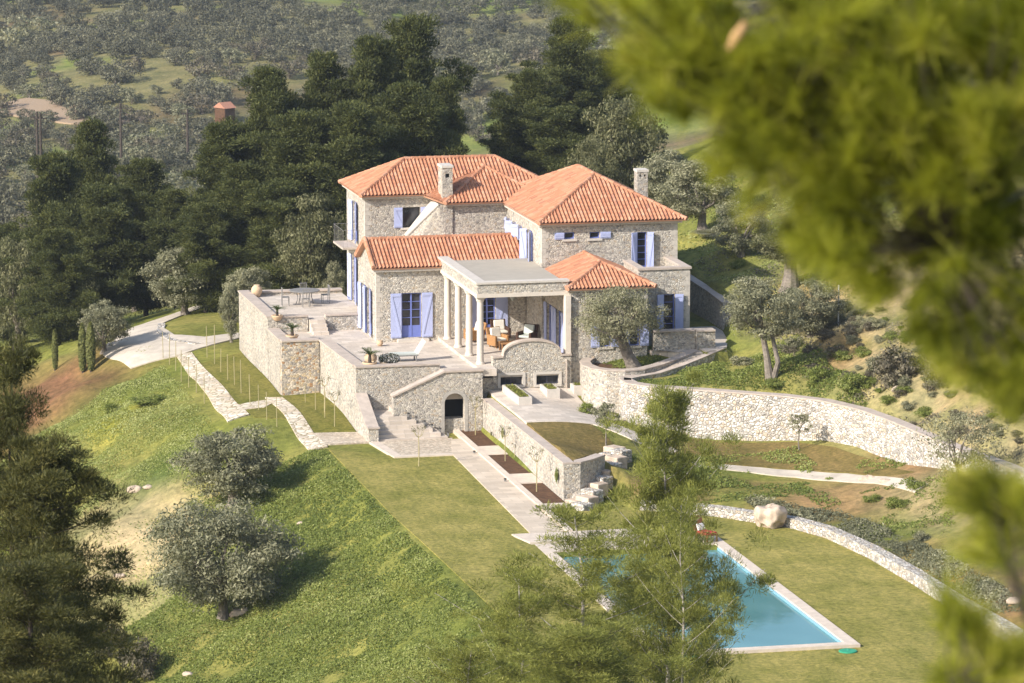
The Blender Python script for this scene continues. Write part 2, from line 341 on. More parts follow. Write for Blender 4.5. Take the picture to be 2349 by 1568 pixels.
def ground(u, v, t0=120, t1=1300, step=None):
    r = ray(u, v); r = r/np.linalg.norm(r); t = np.concatenate([np.arange(t0, 330, .5), np.arange(330, t1, 3)])
    P = CAM+t[:, None]*r; h = Hs(P[:, :2]); k = np.argmax(P[:, 2] < h)
    if P[k,2] >= h[k]: return P[-1]
    return np.array([P[k,0], P[k,1], h[k]])
def axis(segs):
    out = []
    for a, b, s in segs: out += list(np.arange(a, b, s))
    return np.array(out+[segs[-1][1]])
XS = axis([(-600,-120,40),(-120,-40,8),(-40,-26,2),(-26,20,.33),(20,46,1.3),(46,130,6),(130,900,30)])
YS = axis([(-420,-220,20),(-220,-70,6),(-70,-56,1.5),(-56,30,.33),(30,60,1.2),(60,140,5),(140,900,9),(900,2200,60)])
GX, GY = np.meshgrid(XS, YS); Q = np.stack([GX.ravel(), GY.ravel()], 1)
ZZ = Hs(Q)
# surface colour of each patch of ground: mown turf, wild grass, bare soil, dry hill
def vnoise(x, y, s, seed):
    xs, ys = x/s, y/s; x0, y0 = np.floor(xs), np.floor(ys); fx, fy = xs-x0, ys-y0; fx = fx*fx*(3-2*fx); fy = fy*fy*(3-2*fy)
    h = lambda a, b: np.abs(np.modf(np.sin(a*127.1+b*311.7+seed*74.7)*43758.5453)[0])
    return (h(x0,y0)*(1-fx)+h(x0+1,y0)*fx)*(1-fy)+(h(x0,y0+1)*(1-fx)+h(x0+1,y0+1)*fx)*fy
def fbm(x, y, s, seed): return .5*vnoise(x,y,s,seed)+.3*vnoise(x,y,s/2.1,seed+1)+.2*vnoise(x,y,s/4.3,seed+2)
def blob(x, y, cx, cy, rx, ry): return np.clip(1.4-1.4*np.sqrt(((x-cx)/rx)**2+((y-cy)/ry)**2)+.7*(fbm(x,y,3,9)-.5), 0, 1)
def colour(x, y):
    g1 = np.array([.185,.20,.042]); g2 = np.array([.27,.235,.09]); soil = np.array([.29,.17,.095]); dry = np.array([.33,.275,.17]); dk = np.array([.09,.13,.025])
    n = fbm(x,y,4.5,1)[:,None]; c = g1*(1-n)+g2*n
    n2 = np.clip((fbm(x,y,9,5)-.5)*4, 0, 1)[:,None]; c = c*(1-n2*.5)+dk*n2*.5
    def put(m, col): 
        nonlocal c; m = m[:,None]; c = c*(1-m)+np.array(col)*m
    put(blob(x,y,-17.8,-6,5.2,10)*.95, (.44,.34,.235)); put(blob(x,y,-20,-14,5,6)*.7, (.36,.31,.17))
    put(blob(x,y,-19.5,24,8,9)*1.0, (.20,.105,.065)); put(blob(x,y,-13,-44,4,3)*.6, soil)
    put(blob(x,y,-16.5,12,2,4.5)*.55, (.36,.32,.04)); put(blob(x,y,-15.2,1,3.0,3.5)*.7, (.07,.13,.025))
    right = np.clip((x-12.5)/4, 0, 1)*np.clip((60-y)/30, 0, 1)*(np.clip((10-y)/8, 0, 1)*.9+.1)
    put(right*np.clip((fbm(x,y,5,3)-.15)*3, 0, 1), dry); put(right*np.clip((fbm(x,y,2.2,13)-.55)*5, 0, .8), (.33,.24,.15))
    put(blob(x,y,18,2,4,5)*.7, (.36,.24,.13)); put(blob(x,y,15.5,-8,3,4)*.6, (.33,.20,.11)); put(np.clip((x-15)/2,0,1)*np.clip((4-y)/6,0,1)*np.clip((y+60)/8,0,1)*np.clip((fbm(x,y,2.6,61)-.42)*5,0,.85), (.38,.29,.19))
    inn = inpoly(np.stack([x,y],1), ZI).astype(float)
    put(inn*np.clip((fbm(x,y,4,21)-.40)*4, 0, 1)*np.clip((-13-y)/3,0,1), (.27,.165,.095)); put(inn*blob(x,y,11.5,-24,5,6)*.85, (.30,.19,.11)); put(inn*blob(x,y,14,-29,3.5,8)*.7, dry)
    put(inn*blob(x,y,5.5,-16,4,3)*.8, (.10,.15,.03))
    far = np.clip((y-60)/60, 0, 1)
    m = np.clip((fbm(x,y,26,31)-.44)*5, 0, 1); m2 = np.clip((fbm(x,y,11,35)-.42)*6, 0, 1); put(far, (.21,.185,.095)); put(far*m*m2, (.20,.25,.055)); put(far*np.clip((fbm(x,y,16,44)-.55)*6,0,1), (.17,.12,.08))
    top = np.clip((y-700)/60, 0, 1)*np.clip((x-120)/30,0,1); put(top, (.22,.155,.10))
    return c
CC = colour(Q[:,0], Q[:,1])
nx, ny = len(XS), len(YS)
ii = np.arange(nx*ny).reshape(ny, nx)
FA = np.stack([ii[:-1,:-1], ii[:-1,1:], ii[1:,1:], ii[1:,:-1]], -1).reshape(-1, 4)
def mesh_np(name, V, Fq, mat, k=4, tint=None, col=None, smooth=False):
    me = bpy.data.meshes.new(name); me.vertices.add(len(V)); me.vertices.foreach_set('co', np.ascontiguousarray(V, dtype=np.float32).ravel())
    nf = len(Fq); me.loops.add(nf*k); me.loops.foreach_set('vertex_index', np.ascontiguousarray(Fq, dtype=np.int32).ravel())
    me.polygons.add(nf); me.polygons.foreach_set('loop_start', np.arange(0, nf*k, k, dtype=np.int32))
    me.materials.append(mat)
    if tint is not None:
        a = me.attributes.new('tint', 'FLOAT', 'FACE'); a.data.foreach_set('value', np.ascontiguousarray(tint, dtype=np.float32))
    if col is not None:
        a = me.attributes.new('soilcol', 'FLOAT_COLOR', 'POINT'); a.data.foreach_set('color', np.concatenate([col, np.ones((len(col),1))], 1).astype(np.float32).ravel())
    me.update(calc_edges=True)
    if smooth: me.polygons.foreach_set('use_smooth', [True]*nf)
    return me
def ground_mat():
    m, nt = newmat('natural_ground'); a = nt.nodes.new('ShaderNodeAttribute'); a.attribute_name = 'soilcol'
    v = vecmap(nt)
    n1 = tex(nt, 'ShaderNodeTexNoise', v, 2.6, Detail=8.0, Roughness=.75); n2 = tex(nt, 'ShaderNodeTexNoise', v, .35, Detail=5.0, Roughness=.7)
    c = mixc(nt, .75, a.outputs['Color'], ramp(nt, n1.outputs[0], [(.32,(.42,.45,.40)),(.5,(.95,.97,.9)),(.68,(1.5,1.42,1.3))]), 'MULTIPLY')
    c = mixc(nt, .6, c, ramp(nt, n2.outputs[0], [(.35,(.68,.78,.62)),(.65,(1.25,1.18,1.1))]), 'MULTIPLY')
    n4 = tex(nt, 'ShaderNodeTexNoise', v, .12, Detail=9.0, Roughness=.8); c = mixc(nt, .7, c, ramp(nt, n4.outputs[0], [(.4,(.6,.66,.55)),(.6,(1.3,1.25,1.15))]), 'MULTIPLY')
    princ(nt, c, .95, .1, n1.outputs[0], .7, .12); return m
M['ground'] = ground_mat()
o = bpy.data.objects.new('ground', mesh_np('ground', np.column_stack([Q, ZZ]), FA, M['ground'], col=CC, smooth=True)); COL.objects.link(o); tag(o, kind='structure')
# drape a polygon on the ground
def drape(name, poly, dz, mat, kind='structure', step=.6, hf=None, parent=None, skirt=.3, **kw):
    tri = [[Vector((*poly[i],0)) for i in t] for t in tessellate_polygon([[Vector((p[0],p[1],0)) for p in poly]])]
    out = []
    while tri:
        t = tri.pop(); e = [(t[i]-t[(i+1)%3]).length for i in range(3)]; k = e.index(max(e))
        if e[k] > step:
            mid = (t[k]+t[(k+1)%3])/2; tri.append([t[k], mid, t[(k+2)%3]]); tri.append([mid, t[(k+1)%3], t[(k+2)%3]])
        else: out.append(t)
    idx = {}; vs = []; fs = []
    for t in out:
        f = []
        for p in t:
            key = (round(p.x,4), round(p.y,4))
            if key not in idx: idx[key] = len(vs); vs.append(key)
            f.append(idx[key])
        fs.append(f)
    P = np.array(vs); z = (Hs(P) if hf is None else hf(P))+dz
    mb = MB(); mb.v = [(a[0],a[1],c) for a, c in zip(vs, z)]
    mb.f = [tuple(f) if (Vector((*vs[f[1]],0))-Vector((*vs[f[0]],0))).cross(Vector((*vs[f[2]],0))-Vector((*vs[f[0]],0))).z > 0 else tuple(f[::-1]) for f in fs]
    from collections import Counter
    ec = Counter(tuple(sorted((f[i], f[(i+1)%3]))) for f in mb.f for i in range(3))
    for (a, b), c in ec.items():
        if c == 1:
            pa, pb = mb.v[a], mb.v[b]; mb.add([pa, pb, (pb[0],pb[1],pb[2]-skirt), (pa[0],pa[1],pa[2]-skirt)], [(0,1,2,3)])
    return mb.build(name, mat, parent, kind=kind, **kw)
def turf_mat(name, base, warm):
    m, nt = newmat(name); v = vecmap(nt)
    n1 = tex(nt, 'ShaderNodeTexNoise', v, 5.0, Detail=8.0, Roughness=.75); n2 = tex(nt, 'ShaderNodeTexNoise', v, .5, Detail=5.0, Roughness=.65)
    vs = vecmap(nt, (2.6,.5,1)); n3 = tex(nt, 'ShaderNodeTexNoise', vs, 1.0, Detail=4.0, Roughness=.7)
    c = ramp(nt, n2.outputs[0], [(.33,base),(.68,warm)])
    c = mixc(nt, .7, c, ramp(nt, n1.outputs[0], [(.34,(.38,.44,.34)),(.5,(.95,.95,.9)),(.66,(1.6,1.5,1.35))]), 'MULTIPLY')
    c = mixc(nt, .45, c, ramp(nt, n3.outputs[0], [(.36,(.60,.68,.55)),(.6,(1.08,1.05,1))]), 'MULTIPLY')
    princ(nt, c, .95, .1, n1.outputs[0], .8, .06); return m
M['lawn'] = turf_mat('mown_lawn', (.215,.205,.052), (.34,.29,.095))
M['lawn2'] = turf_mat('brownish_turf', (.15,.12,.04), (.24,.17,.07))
zl = lambda P: -3.25-.006*(-5-P[:,1])
# main lawn and pool lawn
lawn_poly = [(-8.5,-4.6),(-6.0,-6.6),(-5.85,-7.4),(-3.0,-7.4),(-3.4,-25.2),(-4.3,-25.6),(-4.3,-27.4),(5.2,-27),(4.1,-22.4),(5.4,-23.5),(6.6,-24.9),(8.0,-26.6),(8.8,-28.7),(9.4,-32.8),(9.7,-37.8),(9.8,-43),(10.1,-47.5),(10.3,-56),(-7.5,-56),(-8.1,-38),(-8.5,-20)]
drape('lawn', [(-8.5,-4.6),(-6.0,-6.6),(-5.85,-7.4),(-3.0,-7.4),(-3.4,-25.2),(-4.3,-25.4),(-3.9,-27.2),(-8.3,-27.2),(-8.5,-20)], .045, M['lawn'])
drape('lawn', [(-8.3,-27.2),(-3.7,-27.2),(-3.7,-47.95),(-7.8,-47.95),(-8.1,-38)], .045, M['lawn'])
drape('lawn', [(-7.8,-47.95),(10.1,-47.95),(10.3,-56),(-7.5,-56)], .045, M['lawn'])
drape('lawn', [(4.3,-27.2),(8.2,-27.2),(8.8,-28.7),(9.4,-32.8),(9.7,-37.8),(9.8,-43),(10.1,-47.95),(4.3,-47.95)], .045, M['lawn'])
drape('lawn', [(2.6,-25.2),(2.6,-27.2),(8.2,-27.2),(8.0,-26.6),(6.6,-24.9),(5.4,-23.5),(4.1,-22.4)], .045, M['lawn'])
drape('lawn', [(-1.55,-20.2),(0,-20.1),(2.4,-21.3),(4.1,-22.4),(2.6,-25.2),(-1.55,-25.2)], .045, M['lawn'])
drape('lawn', [(-8.6,8.2),(-8.6,20.2),(-11.2,18.5),(-10.9,2.5),(-8.9,1.5),(-8.6,-.4),(-6.4,-.6),(-6.5,8.0)], .04, turf_mat('shade_toned_turf',(.15,.15,.032),(.23,.20,.06)))  # turf beside the terraces, darker tones painted in for shade
# ------------------------------------------------------------------ paths, landing, pool
drape('path', [(-3.05,-7.0),(-2.35,-3.6),(-1.85,-3.5),(-1.85,-25.0),(-3.45,-25.2)], .09, M['path'])
drape('path', [(-1.85,-1.2),(-1.55,-1.2),(-1.58,-25.2),(-1.85,-25.2)], .17, M['palecoping'])
drape('path', [(-4.3,-25.2),(2.6,-25.2),(2.6,-27.0),(-3.9,-27.0)], .10, M['palecoping'])
drape('path', [(-5.9,-3.2),(-2.2,-3.2),(-3.05,-7.0),(-5.5,-7.0)], .085, M['cobble'])
drape('path', [(-6.35,-3.4),(-5.9,-3.2),(-5.5,-7.0),(-3.05,-7.0),(-3.0,-7.4),(-5.9,-7.4)], .11, M['palecoping'])
drape('path', [(-8.6,-.5),(-6.35,-.7),(-6.3,-3.4),(-8.75,-3.4)], .07, M['cobble'])
def gp(u, v, z): p = at(u, v, z=z); return (float(p[0]), float(p[1]))
drape('path', [gp(403,822,-2.9),gp(440,822,-2.9),gp(572,964,-2.98),gp(522,970,-2.98)], .07, M['crazy'])
drape('path', [gp(545,938,-2.98),gp(608,930,-2.98),gp(640,930,-2.98),gp(606,950,-2.98),gp(560,952,-2.98)], .065, M['crazy'])
drape('path', [gp(608,925,-2.98),gp(648,925,-2.98),gp(752,1030,-3.2),gp(712,1034,-3.2)], .08, M['crazy'])
drape('driveway', [gp(*p,-2.88) for p in ((236,800),(300,826),(405,824),(548,800),(548,790),(470,797),(400,790),(372,770),(370,755),(440,722),(512,700),(512,684),(430,708),(340,735),(262,765))], .06, M['gravel'])
drape('driveway', [(11.5,8),(13.1,8),(13.15,3.6),(12.6,.6),(12.0,-1.3),(11.2,-2.1),(10.7,-2.2),(10.6,-1.35),(11.5,-1.3)], .0, M['paving'], hf=lambda P: .53+0*P[:,0])
drape('path', [(8.3,-.9),(10.5,-1.0),(11.9,-1.7),(11.0,-2.2),(10.2,-1.75),(9.5,-1.6),(8.2,-.5)], .0, M['paving'], hf=lambda P: .42+0*P[:,0], skirt=.6)
drape('path', [(8.0,-15.3),(9.6,-16.0),(11.3,-17.2),(12.7,-19.3),(13.6,-22),(14.3,-26),(13.6,-26.3),(12.9,-22.6),(11.9,-20.2),(10.6,-18.1),(8.8,-16.8),(7.2,-16.1),(5,-14.5),(5.3,-13.6)], .05, M['gravel'])
# courtyard paving
drape('courtyard', [(.05,-1.1),(4.2,-1.1),(4.3,-3.6),(5.3,-5.1),(5.5,-6.6),(4.2,-7.8),(3.1,-9.7),(.05,-9.3)], .05, M['paving'])
drape('path', [(3.1,-9.6),(4.2,-7.8),(6.6,-12.6),(5.8,-13.6)], .055, M['paving'])
drape('lawn', [(.05,-9.4),(3.0,-9.8),(3.6,-14.6),(1.6,-16.4),(.8,-17.4),(.05,-18.0)], .05, M['lawn2'])
drape('lawn', [(7.2,-8.9),(10,-11),(12,-12.3),(13.4,-15),(14.3,-18.5),(14.6,-23),(13.8,-22),(12.9,-19.2),(11.5,-17.0),(9.7,-15.8),(8.1,-15.1),(5.4,-13.6)], .03, M['lawn2'])
# planting beds along the path
for a, b in (((-1.75,-1.2),(-.7,-5.8)),((-1.75,-7.9),(-.7,-12.6)),((-1.75,-14.8),(-.7,-19.4))):
    drape('flower_bed', [(-1.5,a[1]),(-.46,a[1]),(-.46,b[1]),(-1.5,b[1])], .10, M['soil'])
for a, b in ((-5.8,-7.9),(-12.6,-14.8),(-19.4,-20.1)):
    drape('path', [(-1.56,a),(-.46,a),(-.46,b),(-1.56,b)], .13, M['palecoping'])
# pool
PX0, PX1, PY0, PY1, PZ = -3.75, 4.35, -48.0, -27.2, -3.30
def water_mat():
    m, nt = newmat('pool_water'); v = vecmap(nt)
    n = tex(nt, 'ShaderNodeTexNoise', v, 1.6, Detail=3.0); n2 = tex(nt, 'ShaderNodeTexNoise', v, .14, Detail=2.0)
    c = ramp(nt, n2.outputs[0], [(.35,(.055,.18,.19)),(.65,(.115,.27,.275))])
    princ(nt, c, .06, .3, n.outputs[0], .15, .02); return m
mb = MB(); mb.add([(PX0+.55,PY0+.55,PZ-.1),(PX1-.55,PY0+.55,PZ-.1),(PX1-.55,PY1-1.6,PZ-.1),(PX0+.55,PY1-1.6,PZ-.1)], [(0,1,2,3)])
o = mb.build('pool_water', water_mat(), kind='structure')
pool = empty('swimming_pool', (0,0,0)); tag(pool, 'rectangular swimming pool edged in pale stone, set in the lawn', 'pool')
mb = MB(); 
mb.box(PX0,PX1,PY0,PY0+.5,PZ-.5,PZ+.06); mb.box(PX0,PX1,PY1-1.55,PY1,PZ-.5,PZ+.06); mb.box(PX0,PX0+.5,PY0+.5,PY1-1.55,PZ-.5,PZ+.06); mb.box(PX1-.5,PX1,PY0+.5,PY1-1.55,PZ-.5,PZ+.06)
mb.build('coping', M['palecoping'], pool)
mb = MB(); 
for bx in ((PX0+.5,PX1-.5,PY0+.5,PY0+.56),(PX0+.5,PX0+.56,PY0+.56,PY1-1.62),(PX1-.56,PX1-.5,PY0+.56,PY1-1.62),(PX0+.5,PX1-.5,PY1-1.62,PY1-1.56)): mb.box(*bx, PZ-.6, PZ-.005)
mb.build('tile_band', plain('pool_tile_band', (.22,.40,.50), .4, .1, 9), pool)
for (u, v, r, lb) in ((1945,1503,.36,'round green lid in the lawn by the near right pool corner'),(1580,1517,.42,'round green lid in the lawn behind the pale slim pine trunk')):
    p = at(u, v, z=-3.5); mb = MB(); mb.lathe([(r,0),(r,.03),(r-.03,.05),(.05,.06),(.04,.08)], (0,0,0), 24)
    o = mb.build('drain_lid', M['green_lid']); o.location = (p[0], p[1], H(p[0],p[1])+.05); tag(o, lb, 'lid')
# ------------------------------------------------------------------ roofs
TW, TR = .195, .34
def slope(mb, poly, t=.07):
    P = [np.array(p, float) for p in poly]; O = P[0]; U = P[1]-P[0]; U /= np.linalg.norm(U)
    nrm = np.cross(P[1]-P[0], P[2]-P[0]); nrm /= np.linalg.norm(nrm)
    if nrm[2] < 0: nrm = -nrm
    V = np.cross(nrm, U); 
    if V[2] < 0: V = -V
    q = [((p-O)@U, (p-O)@V) for p in P]
    u0, u1 = min(a for a,b in q), max(a for a,b in q)
    ns = 6; us = sorted(set([round(u0+1e-4,4), round(u1-1e-4,4)]+[round(k*TW/ns,4) for k in range(math.ceil(u0/TW*ns), math.floor(u1/TW*ns)+1)]+[round(a,4) for a,b in q if u0+1e-3 < a < u1-1e-3]))
    vmaxall = max(b for a,b in q); nr = int(math.ceil(vmaxall/TR))
    rows = []
    for k in range(nr): rows += [(k*TR, .022), ((k+1)*TR-.001, .0)]
    base = len(mb.v); lim = []
    for u in us:
        vs = []
        for i in range(len(q)):
            (a,b),(c,d) = q[i], q[(i+1)%len(q)]
            if abs(a-c) < 1e-9: 
                if abs(a-u) < 2e-4: vs += [b, d]
                continue
            s = (u-a)/(c-a)
            if -1e-6 <= s <= 1+1e-6: vs.append(b+s*(d-b))
        lim.append((min(vs), max(vs)) if vs else (0,0))
    W = len(rows); V_ = []; UV = []
    for (u, (lo, hi)) in zip(us, lim):
        ph = (u/TW)%1; prof = .075*max(0, math.sin(math.pi*min(ph/.62,1)))**.8 if ph < .62 else -.012*math.sin(math.pi*(ph-.62)/.38)
        for v, h in rows:
            vv = min(max(v, lo), hi); V_.append(O+U*u+V*vv+nrm*(prof+h+.02)); UV.append((u/TW+100.19, vv/TR+50.001))
    Fs = [(base+i*W+j, base+(i+1)*W+j, base+(i+1)*W+j+1, base+i*W+j+1) for i in range(len(us)-1) for j in range(W-1)
          if not (lim[i][0] >= rows[j+1][0] and lim[i+1][0] >= rows[j+1][0]) and not (lim[i][1] <= rows[j][0] and lim[i+1][1] <= rows[j][0])]
    mb.v += [tuple(p) for p in V_]; mb.f += Fs
    mb.uv = (mb.uv or [])+UV
    # underside
    n = len(P); b2 = len(mb.v); mb.v += [tuple(p-nrm*t) for p in P]+[tuple(p) for p in P]; mb.uv += [(0,0)]*(2*n)
    mb.f.append(tuple(b2+i for i in range(n))); mb.f += [(b2+i, b2+(i+1)%n, b2+n+(i+1)%n, b2+n+i) for i in range(n)]
def ridge(lines, name, parent, r=.12):
    mb = MB(); mb.uv = []
    for a, b in lines:
        a, b = np.array(a, float), np.array(b, float); Ln = np.linalg.norm(b-a); n = max(2, int(Ln/.4)); d = (b-a)/Ln
        pts = []; rad = []
        for k in range(n):
            pts += [a+d*(Ln*k/n), a+d*(Ln*(k+.97)/n)]; rad += [r, r*.82]
        k0 = len(mb.v); mb.tube([p+np.array([0,0,.03]) for p in pts], rad, 10); mb.uv += [((i//20)*1.0+.5, .5) for i in range(len(mb.v)-k0)]
    return mb.build(name, M['tile'], parent, smooth=False)
def roof(parent, polys, ridges, label=None):
    mb = MB(); mb.uv = []
    for p in polys: slope(mb, p)
    o = mb.build('roof', M['tile'], parent)
    if label: o['label'] = label
    ridge(ridges, 'ridge_tiles', o); return o
def hip(parent, x0, x1, y0, y1, z, a, b, zr, label=None):   # a,b ridge end points (x,y)
    e = [(x0,y0,z),(x1,y0,z),(x1,y1,z),(x0,y1,z)]; A = (*a,zr); B = (*b,zr)
    if abs(a[1]-b[1]) < .01:  # along x, a left
        polys = [[e[0],e[1],B,A],[e[1],e[2],B],[e[2],e[3],A,B],[e[3],e[0],A]]; rd = [(e[0],A),(e[3],A),(e[1],B),(e[2],B),(A,B)]
    else:
        polys = [[e[0],e[1],A],[e[1],e[2],B,A],[e[2],e[3],B],[e[3],e[0],A,B]]; rd = [(e[0],A),(e[1],A),(e[2],B),(e[3],B),(A,B)]
    return roof(parent, polys, rd, label)
villa = empty('villa', (0,0,0)); tag(villa, 'two-storey stone villa with terracotta roofs, blue shutters and a columned portico', 'house')
def cornice(x0, x1, y0, y1, z, parent, o=.2, h=.16):
    mb = MB(); mb.box(x0-o,x1+o,y0-o,y0+.02,z-h,z); mb.box(x0-o,x1+o,y1-.02,y1+o,z-h,z); mb.box(x0-o,x0+.02,y0+.02,y1-.02,z-h,z); mb.box(x1-.02,x1+o,y0+.02,y1-.02,z-h,z)
    mb.build('cornice', M['trim'], parent)
def block(x0, x1, y0, y1, z0, z1, front=(), left=(), right=(), mat='stone', quoins=True, label=None):
    mb = MB(); mb.facade((x0,y0,0),(1,0,0),(0,-1,0),x1-x0,z0,z1,front); mb.facade((x0,y1,0),(0,-1,0),(-1,0,0),y1-y0,z0,z1,left)
    mb.facade((x1,y0,0),(0,1,0),(1,0,0),y1-y0,z0,z1,right); mb.facade((x1,y1,0),(-1,0,0),(0,1,0),x1-x0,z0,z1)
    mb.add([(x0,y0,z1),(x1,y0,z1),(x1,y1,z1),(x0,y1,z1)], [(0,1,2,3)])
    w = mb.build('wall', M[mat], villa)
    if label: w['label'] = label
    return w
# window: frame part with panes, shutters and sill as its own parts
def window(O, U, N, s0, s1, z0, z1, cols=2, rows=3, kind='window', shut=(1,1), panel=0, inset=.13, ang=(0,0), sill=True, arc=None, mat='bluedk', sw=None):
    O, U, N = map(lambda q: np.array(q, float), (O, U, N)); Z = np.array([0,0,1.0])
    mb = MB(); W = s1-s0; fw_ = .055
    def bar(a, b, c, d, t=.05): mb.obox(O-N*inset, U, Z, N, (a,b), (c,d), (-t/2, t/2))
    bar(s0,s0+fw_,z0,z1); bar(s1-fw_,s1,z0,z1); bar(s0+fw_,s1-fw_,z1-fw_,z1); bar(s0+fw_,s1-fw_,z0,z0+fw_)
    if cols > 1: bar((s0+s1)/2-.035,(s0+s1)/2+.035,z0+fw_,z1-fw_,.06)
    zp = z0+fw_
    if panel: mb.obox(O-N*(inset+.01), U, Z, N, (s0+fw_,s1-fw_), (z0+fw_,z0+panel), (-.02,.02)); zp = z0+panel
    for k in range(1, rows): 
        zz = zp+(z1-fw_-zp)*k/rows; bar(s0+fw_,s1-fw_,zz-.014,zz+.014,.03)
    if cols > 2:
        for k in (1,3): 
            ss = s0+W*k/4; bar(ss-.012,ss+.012,zp,z1-fw_,.03)
    fr = mb.build(kind, M[mat], villa)
    mb = MB(); mb.obox(O-N*(inset+.05), U, Z, N, (s0+.01,s1-.01), (z0+.01,z1-.01), (-.008,.008)); mb.build('pane', M['glass'], fr)
    for side, on, an in ((0, shut[0], ang[0]), (1, shut[1], ang[1])):
        if not on: continue
        w = sw or (W/2*on if isinstance(on, float) else W/2); 
        h = O+U*(s0-.01 if side == 0 else s1+.01)+N*.035
        D_ = (-U if side == 0 else U); a = R(an); E_ = D_*math.cos(a)+N*math.sin(a); Nn = N*math.cos(a)-D_*math.sin(a)
        mb = MB(); mb.obox(h, E_, Z, Nn, (.01,w), (z0,z1), (0,.03))
        for c in (z0+.06, z1-.16): mb.obox(h, E_, Z, Nn, (.03,w-.02), (c,c+.10), (.03,.055))
        p0 = np.array([.05, z0+.16]); p1 = np.array([w-.05, z1-.16])
        if side == 1: p0 = np.array([.05, z0+.16])
        dd = p1-p0; Ld = np.linalg.norm(dd); dd /= Ld; A_ = E_*dd[0]+Z*dd[1]; B_ = np.cross(Nn, A_)
        if z1-z0 > .7: mb.obox(h+E_*p0[0]+Z*p0[1], A_, B_, Nn, (0,Ld), (-.045,.045), (.031,.053))
        nb = max(2, int(w/.12))
        mb.build('shutter', M['blue'], fr)
    if sill:
        mb = MB(); mb.obox(O, U, Z, N, (s0-.12,s1+.12), (z0-.11,z0-.005), (-.2,.07)); mb.build('sill', M['trim'], fr)
    return fr
# -- block one: rear left, two storeys
x0,x1,y0,y1 = -3.1,6.9,14.0,19.1
fh = [(1.98,2.9,4.78,5.84)]
lh = [(y1-17.25,y1-16.25,3.75,5.85),(y1-17.6,y1-16.5,.5,2.95)]
block(x0,x1,y0,y1,-3.2,6.42,fh,lh, label='rear two-storey rubble wall')
window((x0,y0,0),(1,0,0),(0,-1,0),*fh[0],cols=1,rows=1,panel=0,mat='iron')
window((x0,y1,0),(0,-1,0),(-1,0,0),*lh[0],cols=2,rows=4,kind='french_door',panel=.5,ang=(15,15),sill=False)
window((x0,y1,0),(0,-1,0),(-1,0,0),*lh[1],cols=2,rows=4,kind='french_door',panel=.5,ang=(10,10),sill=False)
cornice(x0,x1,y0,y1,6.5,villa)
hip(villa, -3.42,7.22,13.62,19.45,6.52,(-.52,16.53),(4.3,16.53),8.02,'widest hipped roof at the back')
bal = MB(); bal.box(-4.0,-3.1,15.5,18.2,3.5,3.6); b_ = bal.build('balcony', M['coping'], villa)
mb = MB()
for k in range(14): mb.box(-3.97,-3.963,15.53+k*.2,15.537+k*.2,3.6,4.5)
for k in range(5):
    for yy in (15.53,18.16): mb.box(-3.95+k*.2,-3.943+k*.2,yy,yy+.007,3.6,4.5)
mb.box(-3.975,-3.958,15.52,18.17,4.5,4.515); mb.box(-3.958,-3.1,15.52,15.535,4.5,4.515); mb.box(-3.958,-3.1,18.155,18.17,4.5,4.515)
mb.build('railing', M['greymetal'], b_)
for yy in (15.8,16.6,17.4,18.1): mb = MB(); mb.prismY([(-3.85,3.5),(-3.1,3.5),(-3.1,3.2)], yy, yy+.14); mb.build('bracket', M['trim'], b_)
# -- chimney bay
block(.95,6.1,12.4,14.0,2.5,6.1)
cornice(.95,6.1,12.4,13.98,6.22,villa)
apex = (3.43,15.0,7.69)
roof(villa, [[(.68,12.0,6.24),(6.3,12.0,6.24),apex],[(-.1,13.7,6.46),(.68,12.0,6.24),apex],[(6.3,12.0,6.24),(6.3,15.0,6.24),apex]], [((.68,12.0,6.24),apex),((6.3,12,6.24),apex),(apex,(3.43,16.4,7.72))], 'small hipped roof below the ridge of the rear roof')
mb = MB(); mb.add([(.42,12.33,6.12),(1.16,12.33,6.12),(1.16,12.33,2.8),(-1.0,13.5,2.8),(-1.0,13.5,4.36),(.42,14,6.12),(1.16,14,6.12),(1.16,14,2.8),(-1.0,14,2.8),(-1.0,14,4.36)],
    [(0,2,1),(0,3,2),(0,4,3),(0,5,9,4),(4,9,8,3),(1,2,7,6),(0,1,6,5)]); mb.build('chimney_breast', M['stone'], villa)
mb = MB(); mb.add([(.42,12.29,6.13),(.42,13.99,6.13),(-1.02,13.99,4.36),(-1.02,13.46,4.36),(.40,12.29,6.2),(.40,13.99,6.2),(-1.06,13.99,4.43),(-1.06,13.46,4.43)], [(0,1,2,3),(4,7,6,5),(0,4,5,1),(3,2,6,7),(0,3,7,4)]); mb.build('chimney_breast_cap', M['trim'], villa)
def chimney(xa, xb, ya, yb, za, zb, holes, capw=.05, mat='stone', label=None):
    mb = MB(); mb.facade((xa,ya,0),(1,0,0),(0,-1,0),xb-xa,za,zb,holes,.2); mb.facade((xa,yb,0),(0,-1,0),(-1,0,0),yb-ya,za,zb); mb.facade((xb,ya,0),(0,1,0),(1,0,0),yb-ya,za,zb); mb.facade((xb,yb,0),(-1,0,0),(0,1,0),xb-xa,za,zb)
    c = mb.build('chimney', M[mat], villa, label=label)
    mb = MB(); mb.box(xa-capw,xb+capw,ya-capw,yb+capw,zb,zb+.12); mb.build('chimney_cap', M['trim'], c)
    if holes:
        for h in holes: mb = MB(); mb.box(xa+h[0],xa+h[1],ya+.19,ya+.195,h[2],h[3]); mb.build('flue_opening', M['iron'], c)
    return c
chimney(.66,1.20,12.5,13.55,5.9,8.02,[(.16,.38,7.52,7.72)],.04,label='broad whitewashed chimney on the rear roofs')
